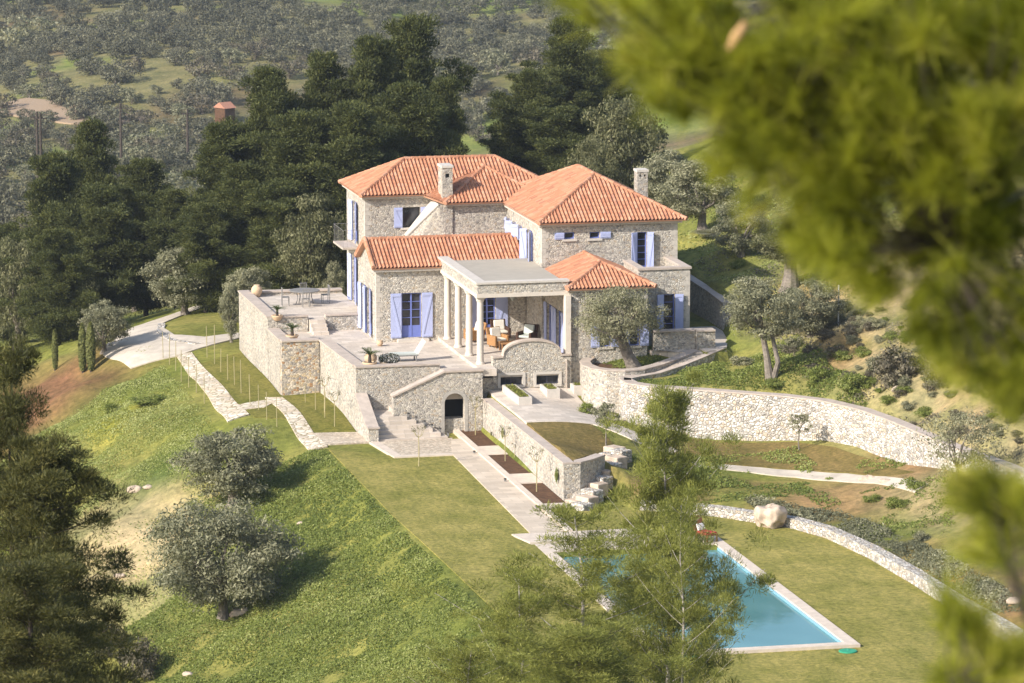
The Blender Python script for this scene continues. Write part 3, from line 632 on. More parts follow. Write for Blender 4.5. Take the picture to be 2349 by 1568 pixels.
# -- block two: single storey gabled wing
x0,x1,y0,y1 = -3.71,4.02,8.0,12.2
fh = [(1.3,2.32,.02,2.3),(5.3,6.15,.02,2.2)]
lh = [(y1-11.75,y1-10.75,-.05,2.33),(y1-10.35,y1-9.35,-.05,2.33)]
mb = MB(); mb.facade((x0,y0,0),(1,0,0),(0,-1,0),x1-x0,-3.2,3.5,fh); mb.facade((x0,y1,0),(0,-1,0),(-1,0,0),y1-y0,-3.2,3.5,lh)
mb.add([(x0,y1,3.5),(x0,y0,3.5),(x0,y0,3.66),(x0,10.0,4.74),(x0,y1,3.72)], [(0,1,2,3,4)]); mb.add([(x1,y1,-3),(x0,y1,-3),(x0,y1,3.72),(x1,y1,3.72)], [(0,1,2,3)]); mb.add([(x1,y0,-3),(x1,y1,-3),(x1,y1,3.7),(x1,10,4.7),(x1,y0,3.6)], [(0,1,2,3,4)])
mb.build('wall', M['stone'], villa, label='single-storey wing wall behind the lower terrace')
window((x0,y0,0),(1,0,0),(0,-1,0),*fh[0],cols=2,rows=4,kind='french_door',panel=.6,sill=False,sw=.56)
window((x0,y0,0),(1,0,0),(0,-1,0),*fh[1],cols=2,rows=5,kind='french_door',panel=.5,sill=False,sw=.62)
for h in lh: window((x0,y1,0),(0,-1,0),(-1,0,0),*h,cols=2,rows=3,kind='french_door',panel=.5,ang=(12,12),sill=False,sw=.42)
mb = MB(); mb.box(-2.65,-1.05,7.7,8.0,-.17,-.02); mb.build('doorstep', M['trim'], villa)
roof(villa, [[(-3.98,7.68,3.62),(3.98,7.68,3.62),(3.98,10.0,4.79),(-3.98,10.0,4.79)],[(3.98,12.35,3.62),(-3.98,12.35,3.62),(-3.98,10.0,4.79),(3.98,10.0,4.79)]],
     [((-3.98,10,4.79),(3.98,10,4.79)),((-3.9,7.66,3.68),(-3.9,10.0,4.86)),((-3.9,12.33,3.68),(-3.9,10.0,4.86))], 'gabled roof over the single-storey wing')
mb = MB(); mb.box(-3.9,3.98,7.78,8.0,3.44,3.56); mb.build('cornice', M['trim'], villa)
# -- block three: right wing, two storeys
x0,x1,y0,y1 = 4.06,11.05,4.6,15.0
fh = [(1.15,1.67,5.28,5.62),(2.45,2.97,5.27,5.6),(4.9,5.4,3.3,5.52)]
def lw(a, b, z0, z1): return (y1-b, y1-a, z0, z1)
lh = [lw(11.85,12.35,4.75,5.4),lw(10.5,11.05,4.72,5.38),lw(9.1,9.65,4.72,5.38),lw(6.75,7.75,3.3,5.42)]
block(x0,x1,y0,y1,-3.2,6.02,fh,lh,label='right wing rubble wall under the large hipped roof')
window((x0,y0,0),(1,0,0),(0,-1,0),*fh[0],cols=1,rows=1,shut=(1,0),sw=.5)
window((x0,y0,0),(1,0,0),(0,-1,0),*fh[1],cols=1,rows=1,shut=(0,1),sw=.55)
window((x0,y0,0),(1,0,0),(0,-1,0),*fh[2],cols=1,rows=5,kind='french_door',panel=.5,sill=False,sw=.34,ang=(20,20))
for k, h in enumerate(lh): window((x0,y1,0),(0,-1,0),(-1,0,0),*h,cols=1 if k<3 else 2,rows=2 if k<3 else 4,kind='window' if k<3 else 'french_door',ang=(55,35),sill=k<3,sw=.4,panel=0 if k<3 else .5)
cornice(x0,x1,y0,y1,6.12,villa)
hip(villa, 3.78,11.42,4.2,15.5,6.14,(7.6,8.05),(7.6,11.6),8.03,'large hipped roof of the right wing')
chimney(10.0,10.55,8.6,9.3,5.8,8.02,[(.10,.2,7.78,7.9),(.34,.44,7.78,7.9)],.03,label='tall chimney at the right end of the roofs')
# -- annex
x0,x1,y0,y1 = 4.2,8.1,-.8,4.6
fh = [(1.5,2.05,.68,1.75),(3.0,3.5,.68,1.75)]
lh = [(y1-4.0,y1-3.0,.02,2.2),(y1-1.95,y1-.9,.02,2.2)]
block(x0,x1,y0,y1,-3.2,3.5,fh,lh,label='annex wall behind the olive tree')
for h in fh: window((x0,y0,0),(1,0,0),(0,-1,0),*h,cols=1,rows=3,sw=.45)
for h in lh: window((x0,y1,0),(0,-1,0),(-1,0,0),*h,cols=2,rows=1,kind='french_door',sill=False,sw=.5,shut=(1,1))
hip(villa, 3.98,8.46,-1.1,7.0,3.62,(6.22,1.15),(6.22,4.75),4.56,'low hipped roof of the annex')
cornice(x0,x1,y0,y1,3.6,villa,.16,.12)
mb = MB(); mb.box(3.93,4.2,-1.0,-.55,.25,3.3); mb.build('pilaster', M['column'], villa)
# -- tower with parapet
x0,x1,y0,y1 = 8.1,10.72,.95,4.6
fh = [(1.28,1.85,.55,2.9)]
block(x0,x1,y0,y1,-3.2,3.5,fh,label='flat-topped block below the balcony door')
window((x0,y0,0),(1,0,0),(0,-1,0),*fh[0],cols=1,rows=5,kind='french_door',panel=.5,sill=False,sw=.42,ang=(25,8))
mb = MB(); mb.box(8.1,10.72,.95,1.25,3.5,4.14); mb.box(10.42,10.72,1.25,4.6,3.5,4.14); mb.box(8.1,8.4,1.25,3.9,3.5,4.14); mb.build('parapet', M['stone'], villa)
mb = MB(); mb.box(8.05,10.79,.88,1.32,4.14,4.25); mb.box(10.35,10.79,1.32,4.6,4.14,4.25); mb.box(8.05,8.45,1.32,3.9,4.14,4.25); mb.build('parapet_coping', M['coping'], villa)
# dressed corner stones
def quoins(x, y, dx, dy, z0, z1):
    mb = MB(); k = 0; z = z0; e = .008
    while z < z1-.1:
        a, b = (.34, .2) if k%2 else (.2, .34); h = .235
        xs = sorted((x-dx*e, x+dx*a)); ys = sorted((y-dy*e, y+dy*b))
        mb.box(xs[0], xs[1], ys[0], ys[1], z, min(z+h, z1)); z += h+.018; k += 1
    mb.build('corner_stones', M['quoin'], villa)
M['quoin'] = plain('dressed_corner_stone', (.50,.455,.395), .9, .22, 3.5, bump=.4)
quoins(-3.1,14.0,1,1,4.2,6.3); quoins(-3.71,8.0,1,1,-.16,3.4); quoins(4.06,4.6,1,1,4.1,5.95); quoins(11.05,4.6,-1,1,.5,5.95); quoins(10.72,.95,-1,1,.5,4.12)
# -- portico
mb = MB(); mb.box(-.55,4.2,-1.0,8.0,-.6,0); mb.box(-.55,.28,-1.9,-1.0,-.35,0); pf = mb.build('portico_floor', M['paving'], villa)
for yy in (7.25,4.7,2.15,-.38):
    mb = MB(); mb.lathe([(.22,0),(.22,.06),(.19,.1),(.172,.16),(.165,1.6),(.155,3.05),(.18,3.1),(.2,3.16),(.2,3.24)], (-.2,yy,0), 24)
    mb.box(-.42,.02,yy-.22,yy+.22,3.24,3.3); mb.build('column', M['column'], villa, smooth=False)
mb = MB(); mb.box(-.44,4.18,-.7,8.0,3.3,3.48); mb.build('architrave', M['column'], villa)
mb = MB(); mb.box(-.4,4.14,-.66,-.26,3.48,3.96); mb.box(-.4,0,-.26,8.38,3.48,3.96); mb.box(0,4.02,-.26,7.98,3.48,3.7); mb.build('frieze', M['stone'], villa)
mb = MB(); mb.box(-.47,4.18,-.73,-.2,3.96,4.06); mb.box(-.47,.06,-.2,8.4,3.96,4.06); mb.build('frieze_coping', M['trim'], villa)
mb = MB(); mb.box(.06,4.0,-.2,7.66,3.7,3.93); mb.build('portico_roof', M['roofslab'], villa)
# arched balustrade wall in front of the portico, with two basement windows
arc = []
for k in range(0, 21):
    a = math.pi*(1-k/20); c = 2.25; arc.append((c+1.45*math.cos(a), .42+.72*math.sin(a)**.85))
holes = [(.38,1.48,-1.0,-.5),(2.17,3.3,-1.02,-.52)]
wx0, wx1 = .28, 4.2
mb = MB(); mb.facade((wx0,-1.05,0),(1,0,0),(0,-1,0),wx1-wx0,-3.2,.32,[(h[0],h[1],h[2],h[3]) for h in holes],.3)
mb.add([(wx0,-1.05,-3.2),(wx0,-1.05,.32),(wx0,-.7,.32),(wx0,-.7,-3.2)], [(3,2,1,0)]); mb.add([(wx0,-.7,0),(wx1,-.7,0),(wx1,-.7,.32),(wx0,-.7,.32)], [(3,2,1,0)])
mb.prismY([(.80,.32)]+arc+[(3.70,.32)], -1.05, -.7); mb.add([(-.5,-1.0,-3.2),(wx0,-1.0,-3.2),(wx0,-1.0,-.1),(-.5,-1.0,-.1)], [(0,1,2,3)])
mb.build('wall', M['stone'], villa, label='front wall with the arched top below the portico')
mb = MB()
path_ = [(wx0-.02,.36),(.78,.36)]+arc+[(3.72,.36),(wx1+.02,.36)]
for (xa, za), (xb, zb) in zip(path_[:-1], path_[1:]):
    mb.add([(xa,-1.11,za),(xb,-1.11,zb),(xb,-.64,zb),(xa,-.64,za),(xa,-1.11,za+.09),(xb,-1.11,zb+.09),(xb,-.64,zb+.09),(xa,-.64,za+.09)], [(0,3,2,1),(4,5,6,7),(0,1,5,4),(1,2,6,5),(2,3,7,6),(3,0,4,7)])
mb.build('arched_coping', M['coping'], villa)
for h in holes:
    fr = window((wx0,-1.05,0),(1,0,0),(0,-1,0),*h,cols=4,rows=1,shut=(0,0),inset=.2,kind='basement_window',mat='slate')
    mb = MB(); a, b, c, d = h; Z = (0,0,1)
    mb.obox((wx0,-1.05,0),(1,0,0),Z,(0,-1,0),(a-.14,a-.002),(c-.02,d+.12),(-.05,.04)); mb.obox((wx0,-1.05,0),(1,0,0),Z,(0,-1,0),(b+.002,b+.14),(c-.02,d+.12),(-.05,.04)); mb.obox((wx0,-1.05,0),(1,0,0),Z,(0,-1,0),(a-.002,b+.002),(d+.002,d+.12),(-.05,.04)); mb.build('surround', M['trim'], fr)
mb = MB(); mb.tube([(3.95,-1.12,.2),(3.95,-1.12,-1.3)], .035, 8); mb.build('downpipe', M['coping'], villa)
# ------------------------------------------------------------------ terraces, retaining walls, stairs
def slabs(name, x0, x1, y0, y1, z, mat='paving'):
    mb = MB(); mb.box(x0,x1,y0,y1,z-.5,z); return mb.build(name, M[mat], kind='structure')
mb = MB(); mb.prism([(-8.4,8.3),(-6.5,8.2),(-6.15,-.15),(-.55,-.15),(-.55,8.0),(-3.71,8.0),(-3.71,12.2),(-8.4,12.2)], -1.2, -.17); mb.build('terrace_floor', M['paving'], kind='structure')
mb = MB(); mb.prism([(-8.4,12.5),(-3.71,12.5),(-3.1,14.0),(-3.1,20.9),(-8.4,20.9)], -1.2, .45); mb.build('terrace_floor', M['paving'], kind='structure')
def wall_path(name, pts, w, zt, zb, mat, label, cat='wall', cw=.06, ch=.08, cmat='coping', side=0):
    """low wall following pts; zt list or value; coping follows"""
    root = empty(name, (0,0,0)); tag(root, label, cat)
    P = [np.array(p, float) for p in pts]; n = len(P); zt = zt if hasattr(zt,'__len__') else [zt]*n; zb = zb if hasattr(zb,'__len__') else [zb]*n
    nr = []
    for i in range(n):
        t = P[min(i+1,n-1)]-P[max(i-1,0)]; t /= np.linalg.norm(t); a = np.array([-t[1], t[0]])
        if 0 < i < n-1:
            t1 = P[i]-P[i-1]; t1 /= np.linalg.norm(t1); k = 1/max(.5, abs(np.dot(np.array([-t1[1],t1[0]]), a))); a = a*k
        nr.append(a)
    def strip(lo, hi, z0, z1):
        mb = MB(); vs = []
        for i in range(n):
            A = P[i]+nr[i]*lo; B = P[i]+nr[i]*hi; vs += [(*A,z0[i]),(*B,z0[i]),(*B,z1[i]),(*A,z1[i])]
        fs = []
        for i in range(n-1):
            for k in range(4): fs.append((i*4+k, i*4+(k+1)%4, (i+1)*4+(k+1)%4, (i+1)*4+k))
        fs += [(3,2,1,0), tuple((n-1)*4+k for k in range(4))]
        return mb.add(vs, fs)
    lo, hi = (-w/2, w/2) if side == 0 else ((0, w) if side > 0 else (-w, 0))
    strip(lo, hi, zb, [z-ch for z in zt]).build('wall_body', M[mat], root)
    if ch: strip(lo-cw, hi+cw, [z-ch for z in zt], zt).build('coping', M[cmat], root)
    return root
wall_path('terrace_wall', [(-8.55,12.15),(-8.55,21.2)], .5, .68, -4, 'stone', 'tall sunlit stone wall along the left side of the upper terrace', side=-1)
wall_path('terrace_wall', [(-8.03,21.0),(-3.1,20.9)], .4, .68, -4, 'stone', 'low stone parapet along the back of the upper terrace', side=-1)
wall_path('terrace_wall', [(-8.03,12.15),(-6.45,12.15)], .35, .68, -1.2, 'stone', 'short stone wall left of the steps up to the upper terrace', side=1)
wall_path('terrace_wall', [(-5.55,12.15),(-3.75,12.15)], .35, .68, -1.2, 'stone', 'short stone wall right of the steps up to the upper terrace', side=1)
wall_path('terrace_wall', [(-8.55,8.6),(-8.55,12.08)], .5, .09, -4, 'stone', 'stepped-down stone wall between the upper terrace and the projecting corner', side=-1)
wall_path('terrace_wall', [(-8.55,8.05),(-6.62,8.05)], .5, .091, -4, 'rust_stone', 'rust-stained grey stone wall facing the lawn at the projecting terrace corner', side=1)
wall_path('terrace_wall', [(-6.6,7.98),(-6.36,.25)], .5, .088, -4, 'stone', 'sunlit stone wall along the left side of the lower terrace', side=1)
wall_path('terrace_wall', [(-6.36,-.3),(-2.2,-.3)], .5, .089, -4, 'stone', 'front stone wall of the lower terrace behind the garden stairs', side=1)
# steps up to the upper terrace
st = empty('terrace_steps', (0,0,0)); tag(st, 'four pale stone steps leading up to the upper terrace', 'steps')
for k in range(4):
    mb = MB(); mb.box(-6.4,-5.6,10.9+k*.33,12.49,-.17+k*.155,-.17+(k+1)*.155-.001*k); mb.build('step', M['paving'], st)
# arch wall
aw = empty('arch_wall', (0,0,0)); tag(aw, 'stone wall with a round-arched opening and a sloping coping beside the garden stairs', 'wall')
out = [(-4.84,-3.4),(-2.32,-3.4),(-2.32,-1.62)]+[(-1.82-.5*math.cos(a_), -1.62+.5*math.sin(a_)) for a_ in [math.pi*k/14 for k in range(1,14)]]+[(-1.32,-1.62),(-1.32,-3.4),(-.43,-3.4),(-.43,-.08),(-2.33,-.08),(-4.84,-1.2)]
mb = MB(); mb.prismY(out, -1.96, -1.55)
mb.box(-.75,-.43,-1.55,-1.0,-3.4,-.08); mb.add([(-2.6,-.9,-3.4),(-.8,-.9,-3.4),(-.8,-.9,-.4),(-2.6,-.9,-.4)], [(0,1,2,3)])
mb.build('wall_body', M['stone'], aw)
mb = MB()
for (xa,za),(xb,zb) in (((-4.9,-1.2),(-2.33,-.08)),((-2.33,-.08),(-.38,-.08))):
    mb.add([(xa,-2.03,za),(xb,-2.03,zb),(xb,-1.45,zb),(xa,-1.45,za),(xa,-2.03,za+.09),(xb,-2.03,zb+.09),(xb,-1.45,zb+.09),(xa,-1.45,za+.09)], [(0,3,2,1),(4,5,6,7),(0,1,5,4),(1,2,6,5),(2,3,7,6),(3,0,4,7)])
mb.build('coping', M['coping'], aw)
vs = [(-1.82-r_*math.cos(a_), -1.62+r_*math.sin(a_)) for r_ in (.5,.66) for a_ in [math.pi*k/16 for k in range(17)]]
mb = MB(); mb.add([(x,-1.975,z) for x,z in vs], [(k,k+1,18+k,17+k) for k in range(16)]); mb.box(-2.48,-2.322,-1.975,-1.961,-3.2,-1.62); mb.box(-1.318,-1.16,-1.975,-1.961,-3.2,-1.62); mb.build('arch_surround', M['arch'], aw)
mb = MB(); mb.box(-2.32,-1.32,-1.75,-1.0,-3.4,-2.42); mb.build('ledge', M['stone'], aw)
mb = MB(); mb.box(-2.5,-1.2,-1.0,-.98,-3.4,-.3); mb.build('recess_shade_panel', plain('recess_shade_black',(.008,.007,.006)), aw)  # black panel behind the arch; its colour stands for the shade inside
# garden stairs
gs = empty('garden_stairs', (0,0,0)); tag(gs, 'pale stone stairs turning up from the cobbled landing to the lower terrace', 'stairs')
rx = [-2.45,-2.75,-3.1,-3.45,-3.8,-4.2,-4.84]
for k in range(6):
    za = -3.15+(k+1)*.17; ya = -3.35+k*.25
    mb = MB(); mb.box(-5.87, rx[k], ya, -1.965, -3.5, za-.0007*k); mb.build('step', M['paving'], gs)
mb = MB(); mb.box(-6.0,-4.75,-1.96,-.3,-3.5,-2.1); mb.build('landing', M['paving'], gs)
for k in range(10):
    mb = MB(); mb.box(-4.75+k*.25, -2.2, -1.45, -.3, -3.4, -2.1+(k+1)*.18-.0007*k); mb.build('step', M['paving'], gs)
mb = MB(); mb.box(-2.2,-.55,-1.45,-.15,-1.5,-.172); mb.build('landing', M['paving'], gs)
ck = empty('stair_cheek_wall', (0,0,0)); tag(ck, 'sloping stone cheek wall at the left foot of the garden stairs', 'wall')
mb = MB(); mb.prismX([(-3.5,-3.6),(-.3,-3.6),(-.3,-1.3),(-3.2,-2.42),(-3.5,-2.42)], -6.36,-5.88); mb.build('wall_body', M['stone'], ck)
mb = MB(); 
for (ya,za),(yb,zb) in (((-3.56,-2.42),(-3.2,-2.42)),((-3.2,-2.42),(-.3,-1.3))):
    mb.add([(-6.42,ya,za),(-5.82,ya,za),(-5.82,yb,zb),(-6.42,yb,zb),(-6.42,ya,za+.08),(-5.82,ya,za+.08),(-5.82,yb,zb+.08),(-6.42,yb,zb+.08)], [(0,3,2,1),(4,5,6,7),(0,1,5,4),(1,2,6,5),(2,3,7,6),(3,0,4,7)])
mb.build('coping', M['coping'], ck)
# garden walls
wall_path('garden_wall', [(-.43,-2.0),(-.43,-18.75),(.35,-18.72),(1.05,-18.15),(1.85,-17.25)], .46, -1.42, -4.2, 'stone', 'long low stone wall running beside the path and curling round at its near end', cw=.03, side=1)
wall_path('retaining_wall', BIGW, .55, [-.08]*11+[-.08,-.09,-.1,-.1,-.1,-.1], -4.2, 'white_stone', 'big curving retaining wall of whitish rubble to the right of the courtyard', cw=.02, ch=.06)
wall_path('retaining_wall', [(5.79,-5.95),(5.95,-5.35),(6.7,-4.95),(7.66,-4.55),(9.03,-3.7),(10.44,-2.75),(11.65,-1.6)], .32, [-.08,-.08,-.06,-.02,.15,.4,.56], -4.2, 'white_stone', 'slim upper kerb wall of the curved ramp beside the round planter', ch=.06, cw=.02)
wall_path('planter_wall', [(8.0,.5),(6.9,.35),(5.9,-.1),(5.2,-.7),(4.75,-1.6),(4.62,-2.6),(4.8,-3.6),(5.3,-4.2),(6.0,-4.42),(6.9,-4.25),(7.95,-3.3),(9.4,-2.1),(10.3,-1.5)], .46, [.16]*11+[.3,.5], -4.2, 'stone', 'rounded stone wall enclosing the old olive tree beside the annex', ch=.06, cw=.03)
drape('planter_soil', [(8.0,.5),(6.9,.35),(5.9,-.1),(5.2,-.7),(4.75,-1.6),(4.62,-2.6),(4.8,-3.6),(5.3,-4.2),(6.0,-4.42),(6.9,-4.25),(7.95,-3.3),(9.4,-2.1),(9.6,-1.2)], 0, M['soil'], hf=lambda P: -.12+0*P[:,0], skirt=.1)
drape('ramp', [(6.0,-5.1),(5.7,-5.0),(6.0,-4.6),(6.9,-4.4),(7.95,-3.5),(9.4,-2.3),(10.4,-1.6),(11.5,-1.7),(10.4,-2.6),(9.03,-3.5),(7.66,-4.4),(6.7,-4.8)], 0, M['cobble'], hf=lambda P: -.30+.19*np.clip(P[:,0]-7,0,4), skirt=.1)
wall_path('low_wall', [(8.4,-.9),(10.5,-.95)], .4, 1.4, -1.5, 'stone', 'low stone wall in front of the ground-floor door at the right of the house', side=1)
wall_path('low_wall', [(10.52,-1.2),(11.45,-1.2)], .55, 1.401, -1.5, 'stone', 'thick stone pier at the corner of the right-hand driveway', side=1)
wall_path('retaining_wall', [(13.25,11),(13.4,6.5),(13.4,3.8)], .35, [2.3,2.1,1.95], -1, 'stone', 'stone retaining wall with its shaded face towards the right-hand driveway', ch=.06)
wall_path('retaining_wall', [(13.45,3.7),(14.2,3.2),(15.2,3.4)], .4, [1.95,1.9,2.0], -1, 'white_stone', 'short pale rubble wall facing the sun at the end of the driveway', ch=0)
wall_path('pool_wall', POOLW, .5, [-2.84]*4+[-2.82]*7, -4.5, 'white_stone', 'low curving rubble wall round the pool lawn', cw=.02, ch=.04, cmat='white_stone')
wall_path('drive_wall', [gp(*p,-2.7) for p in ((371,752),(368,772),(395,792),(450,800),(500,797),(549,786))], .4, [-2.45,-2.4,-2.4,-2.4,-2.4,-2.35], -3.8, 'white_stone', 'low dry-stone kerb wall curving from the drive to the terrace', ch=0)
wall_path('boundary_wall', [tuple(at(u,v,y=y)[:2]) for u,v,y in ((1612,362,52),(1650,365,50),(1700,372,48))], .5, [float(at(1612,366,y=52)[2]),float(at(1650,369,y=50)[2]),float(at(1700,376,y=48)[2])], 2, 'white_stone', 'whitish wall high on the slope behind the right-hand trees', ch=0)
wall_path('garden_wall', [(16.7,-33.5),(17.9,-36.5),(19.5,-40)], .6, [.35,.3,.2], -3, 'white_stone', 'pale stub of wall at the right edge below the blurred branches', ch=0)
# rock steps at the curved wall
rs = empty('rock_steps', (0,0,0)); tag(rs, 'rough white rock steps behind the pine beside the curled garden wall', 'steps')
def rock(mb, c, r, seed, sq=(1,1,.7)):
    rr = random.Random(seed); n, m = 12, 7; base = len(mb.v); ph = [rr.uniform(0,6) for _ in range(6)]
    vs = []
    for i in range(m+1):
        th = math.pi*i/m
        for k in range(n):
            g = 2*math.pi*k/n; d = r*(1+.16*math.sin(2*g+ph[0])*math.sin(th)+.12*math.sin(3*g+ph[1]+th)+.1*math.sin(3*th+ph[2])+rr.uniform(-.05,.05))
            vs.append((c[0]+d*math.sin(th)*math.cos(g)*sq[0], c[1]+d*math.sin(th)*math.sin(g)*sq[1], c[2]+d*math.cos(th)*sq[2]))
    mb.add(vs, [(i*n+k, (i+1)*n+k, (i+1)*n+(k+1)%n, i*n+(k+1)%n) for i in range(m) for k in range(n)])
for k in range(9):
    for j in range(2):
        xx = .0+k*.36+j*.1; yy = -19.3+k*.55-j*.75; zz = -3.2+(k+1)*.185
        mb = MB(); mb.obox((xx,yy,zz), (.86,.5,0), (-.5,.86,0), (0,0,1), (-.33,.36), (-.42,.42), (-.6,0)); o = mb.build('rock', M['white_stone'] if (k+j)%2 else M['rock'], rs, bevel=.05); o.rotation_euler = (0,0,0)
p = at(1765,1190,z=-3.0); mb = MB(); rock(mb, (0,0,0), .66, 5, (1.15,.9,.85)); o = mb.build('boulder', M['rock'], smooth=True)
sb = o.modifiers.new('detail','SUBSURF'); sb.levels = sb.render_levels = 3; tx_ = bpy.data.textures.new('crag','VORONOI'); tx_.noise_scale = .45; dm = o.modifiers.new('crag','DISPLACE'); dm.texture = tx_; dm.strength = .3; dm.mid_level = .4; o.location = (p[0]-.1,p[1]-.6,-2.85); tag(o, 'large pale pinkish boulder set in the low curved wall by the pool lawn', 'boulder')
for i, (u, v, s, lb) in enumerate(((432,1556,.2,'small white rock at the bottom edge of the slope'),(545,1420,.3,'pale rock under the near round olive tree'),(560,1412,.22,'smaller pale rock under the near round olive tree'),(690,1205,.15,'white stone in the grass slope'),(275,1330,.22,'white stone on the bare patch of slope'),(310,1130,.3,'pale outcrop stone on the bare slope'),(340,1125,.22,'second pale outcrop stone on the bare slope'),
     (1990,1105,.28,'white rock on the bank to the right of the dug bed'),(2030,1110,.22,'smaller white rock on the bank to the right of the dug bed'),(2060,905,.25,'pale stone in the dry scrub'),(2330,1390,.3,'pale rock at the right edge under the branches'))):
    p = ground(u, v); mb = MB(); rock(mb, (0,0,0), s, 40+i, (1.2,1,.6)); o = mb.build('rock', M['rock'], smooth=True); o.location = (p[0],p[1],p[2]+s*.15); tag(o, lb, 'rock')
# plant boxes in the courtyard
def leaves(cen, nrm, size, asp=.5, jitter=.6, rg=rng):
    n = len(cen); nn = nrm+rg.normal(0, jitter, (n,3)); nn /= np.linalg.norm(nn, axis=1)[:,None]+1e-9
    a = np.cross(nn, rg.normal(0,1,(n,3))); a /= np.linalg.norm(a, axis=1)[:,None]+1e-9; b = np.cross(nn, a)
    s = (size*rg.uniform(.6,1.3,n))[:,None]
    V = np.stack([cen-a*s-b*s*asp*.3, cen+b*s*asp-a*s*.1, cen+a*s+b*s*asp*.2, cen-b*s*asp+a*s*.2], 1).reshape(-1,3)
    return V
def spikes(cen, nrm, size, asp, jitter, rg):
    n = len(cen); a = nrm+np.array([0,0,.35])+rg.normal(0, jitter, (n,3)); a /= np.linalg.norm(a, axis=1)[:,None]+1e-9
    b = np.cross(a, rg.normal(0,1,(n,3))); b /= np.linalg.norm(b, axis=1)[:,None]+1e-9; s = (size*rg.uniform(.6,1.4,n))[:,None]
    return np.stack([cen-a*s, cen+b*s*asp, cen+a*s, cen-b*s*asp], 1).reshape(-1,3)
def leafmesh(name, V, mat, tint): return mesh_np(name, V, np.arange(len(V)).reshape(-1,4), mat, tint=tint)
def boxplants(name, x0, x1, y0, y1, z, mat, n, h=.25, size=.05):
    c = np.column_stack([rng.uniform(x0,x1,n), rng.uniform(y0,y1,n), z+h*rng.uniform(0,1,n)**1.0])
    V = leaves(c, np.tile([0,0,1.0],(n,1)), size, .5, .8); return leafmesh(name, V, mat, np.clip(rng.normal(.5,.22,n),0,1))
for i, (xa,xb,ya,yb,lb) in enumerate(((.72,1.22,-5.0,-1.6,'long planter box of clipped greenery nearest the low garden wall'),(2.62,3.1,-2.9,-1.5,'shorter planter box of greenery in the middle of the courtyard'),(4.2,4.6,-1.9,-1.25,'small dark planter box below the annex corner'))):
    z = H((xa+xb)/2,(ya+yb)/2); r_ = empty('planter_box', (0,0,0)); tag(r_, lb, 'planter', 'planter boxes in the courtyard')
    mb = MB(); t = .08; mb.box(xa-t,xb+t,ya-t,ya,z-.3,z+.42); mb.box(xa-t,xb+t,yb,yb+t,z-.3,z+.42); mb.box(xa-t,xa,ya,yb,z-.3,z+.42); mb.box(xb,xb+t,ya,yb,z-.3,z+.42); mb.box(xa,xb,ya,yb,z-.3,z+.26); mb.build('box', M['trim'], r_)
    o = bpy.data.objects.new('greenery', boxplants('greenery', xa+.03,xb-.03,ya+.03,yb-.03,z+.26,L['midpine'],int(900*(yb-ya)*(xb-xa)),.22,.05)); COL.objects.link(o); o.parent = r_
# ------------------------------------------------------------------ furniture and pots
def at_xy(x, y): return H(x, y)
sago_m = None
def sago(h=.45, r=.55, n=15, seed=1):
    rr = random.Random(seed); V = []; T = []
    for k in range(n):
        g = 2*math.pi*k/n+rr.uniform(-.15,.15); el = rr.uniform(.35,1.15); Ln = r*rr.uniform(.85,1.1); pts = []
        for j in range(9):
            t = j/8; rr_ = Ln*t*math.cos(el*.9-.3*t); z = h+Ln*t*math.sin(el)-.42*Ln*t*t; pts.append(np.array([rr_*math.cos(g), rr_*math.sin(g), z]))
        sd = np.array([-math.sin(g), math.cos(g), 0])
        for j in range(8):
            wv = .11*math.sin(math.pi*(j+.7)/9)+.02
            a, b = pts[j], pts[j+1]
            for s in (-1,1):
                tip = a+sd*s*wv+(b-a)*1.3+np.array([0,0,.02]); V += [a, a+(b-a)*.45, tip, a+sd*s*wv*.5+(b-a)*.2]; T.append(rr.random())
    return np.array(V), np.array(T)
def potted_palm(x, y, z, label, s=1.0):
    r_ = empty('potted_palm', (x,y,z), rnd.uniform(0,6), s); tag(r_, label, 'potted plant', 'sago palms in clay pots on the terraces')
    mb = MB(); mb.lathe([(.16,0),(.22,.05),(.30,.22),(.33,.27),(.33,.31),(.28,.31),(.27,.27)], (0,0,0), 24); mb.build('pot', M['pot'], r_, smooth=True)
    mb = MB(); mb.tube([(0,0,.26),(.01,0,.45),(0,0,.62)], [.09,.08,.06], 10); mb.build('stem', M['barkdk'], r_)
    V, T = sago(.6, .62, 17, int(x*10)); o = bpy.data.objects.new('fronds', leafmesh('fronds', V, L['palm'], T)); COL.objects.link(o); o.parent = r_
p = at(642,732,z=.68); potted_palm(p[0]+.02,p[1]+.9,.45,'potted sago palm in the front left corner of the upper terrace',.9)
p = at(675,775,z=.1); potted_palm(p[0],p[1]+.6,-.17,'potted sago palm on the projecting corner between the terraces',1.0)
p = at(853,838,z=.1); potted_palm(p[0],p[1]+.5,-.17,'potted sago palm at the front left corner of the lower terrace',1.1)
u_ = MB(); u_.lathe([(.16,0),(.2,.04),(.34,.3),(.38,.48),(.33,.66),(.2,.76),(.22,.82),(.19,.82)], (0,0,0), 28); o = u_.build('urn', M['pot'], smooth=True); o.location = (-7.75,20.2,.45); o.scale = (.78,)*3; tag(o, 'big round clay urn in the far left corner of the upper terrace', 'urn')
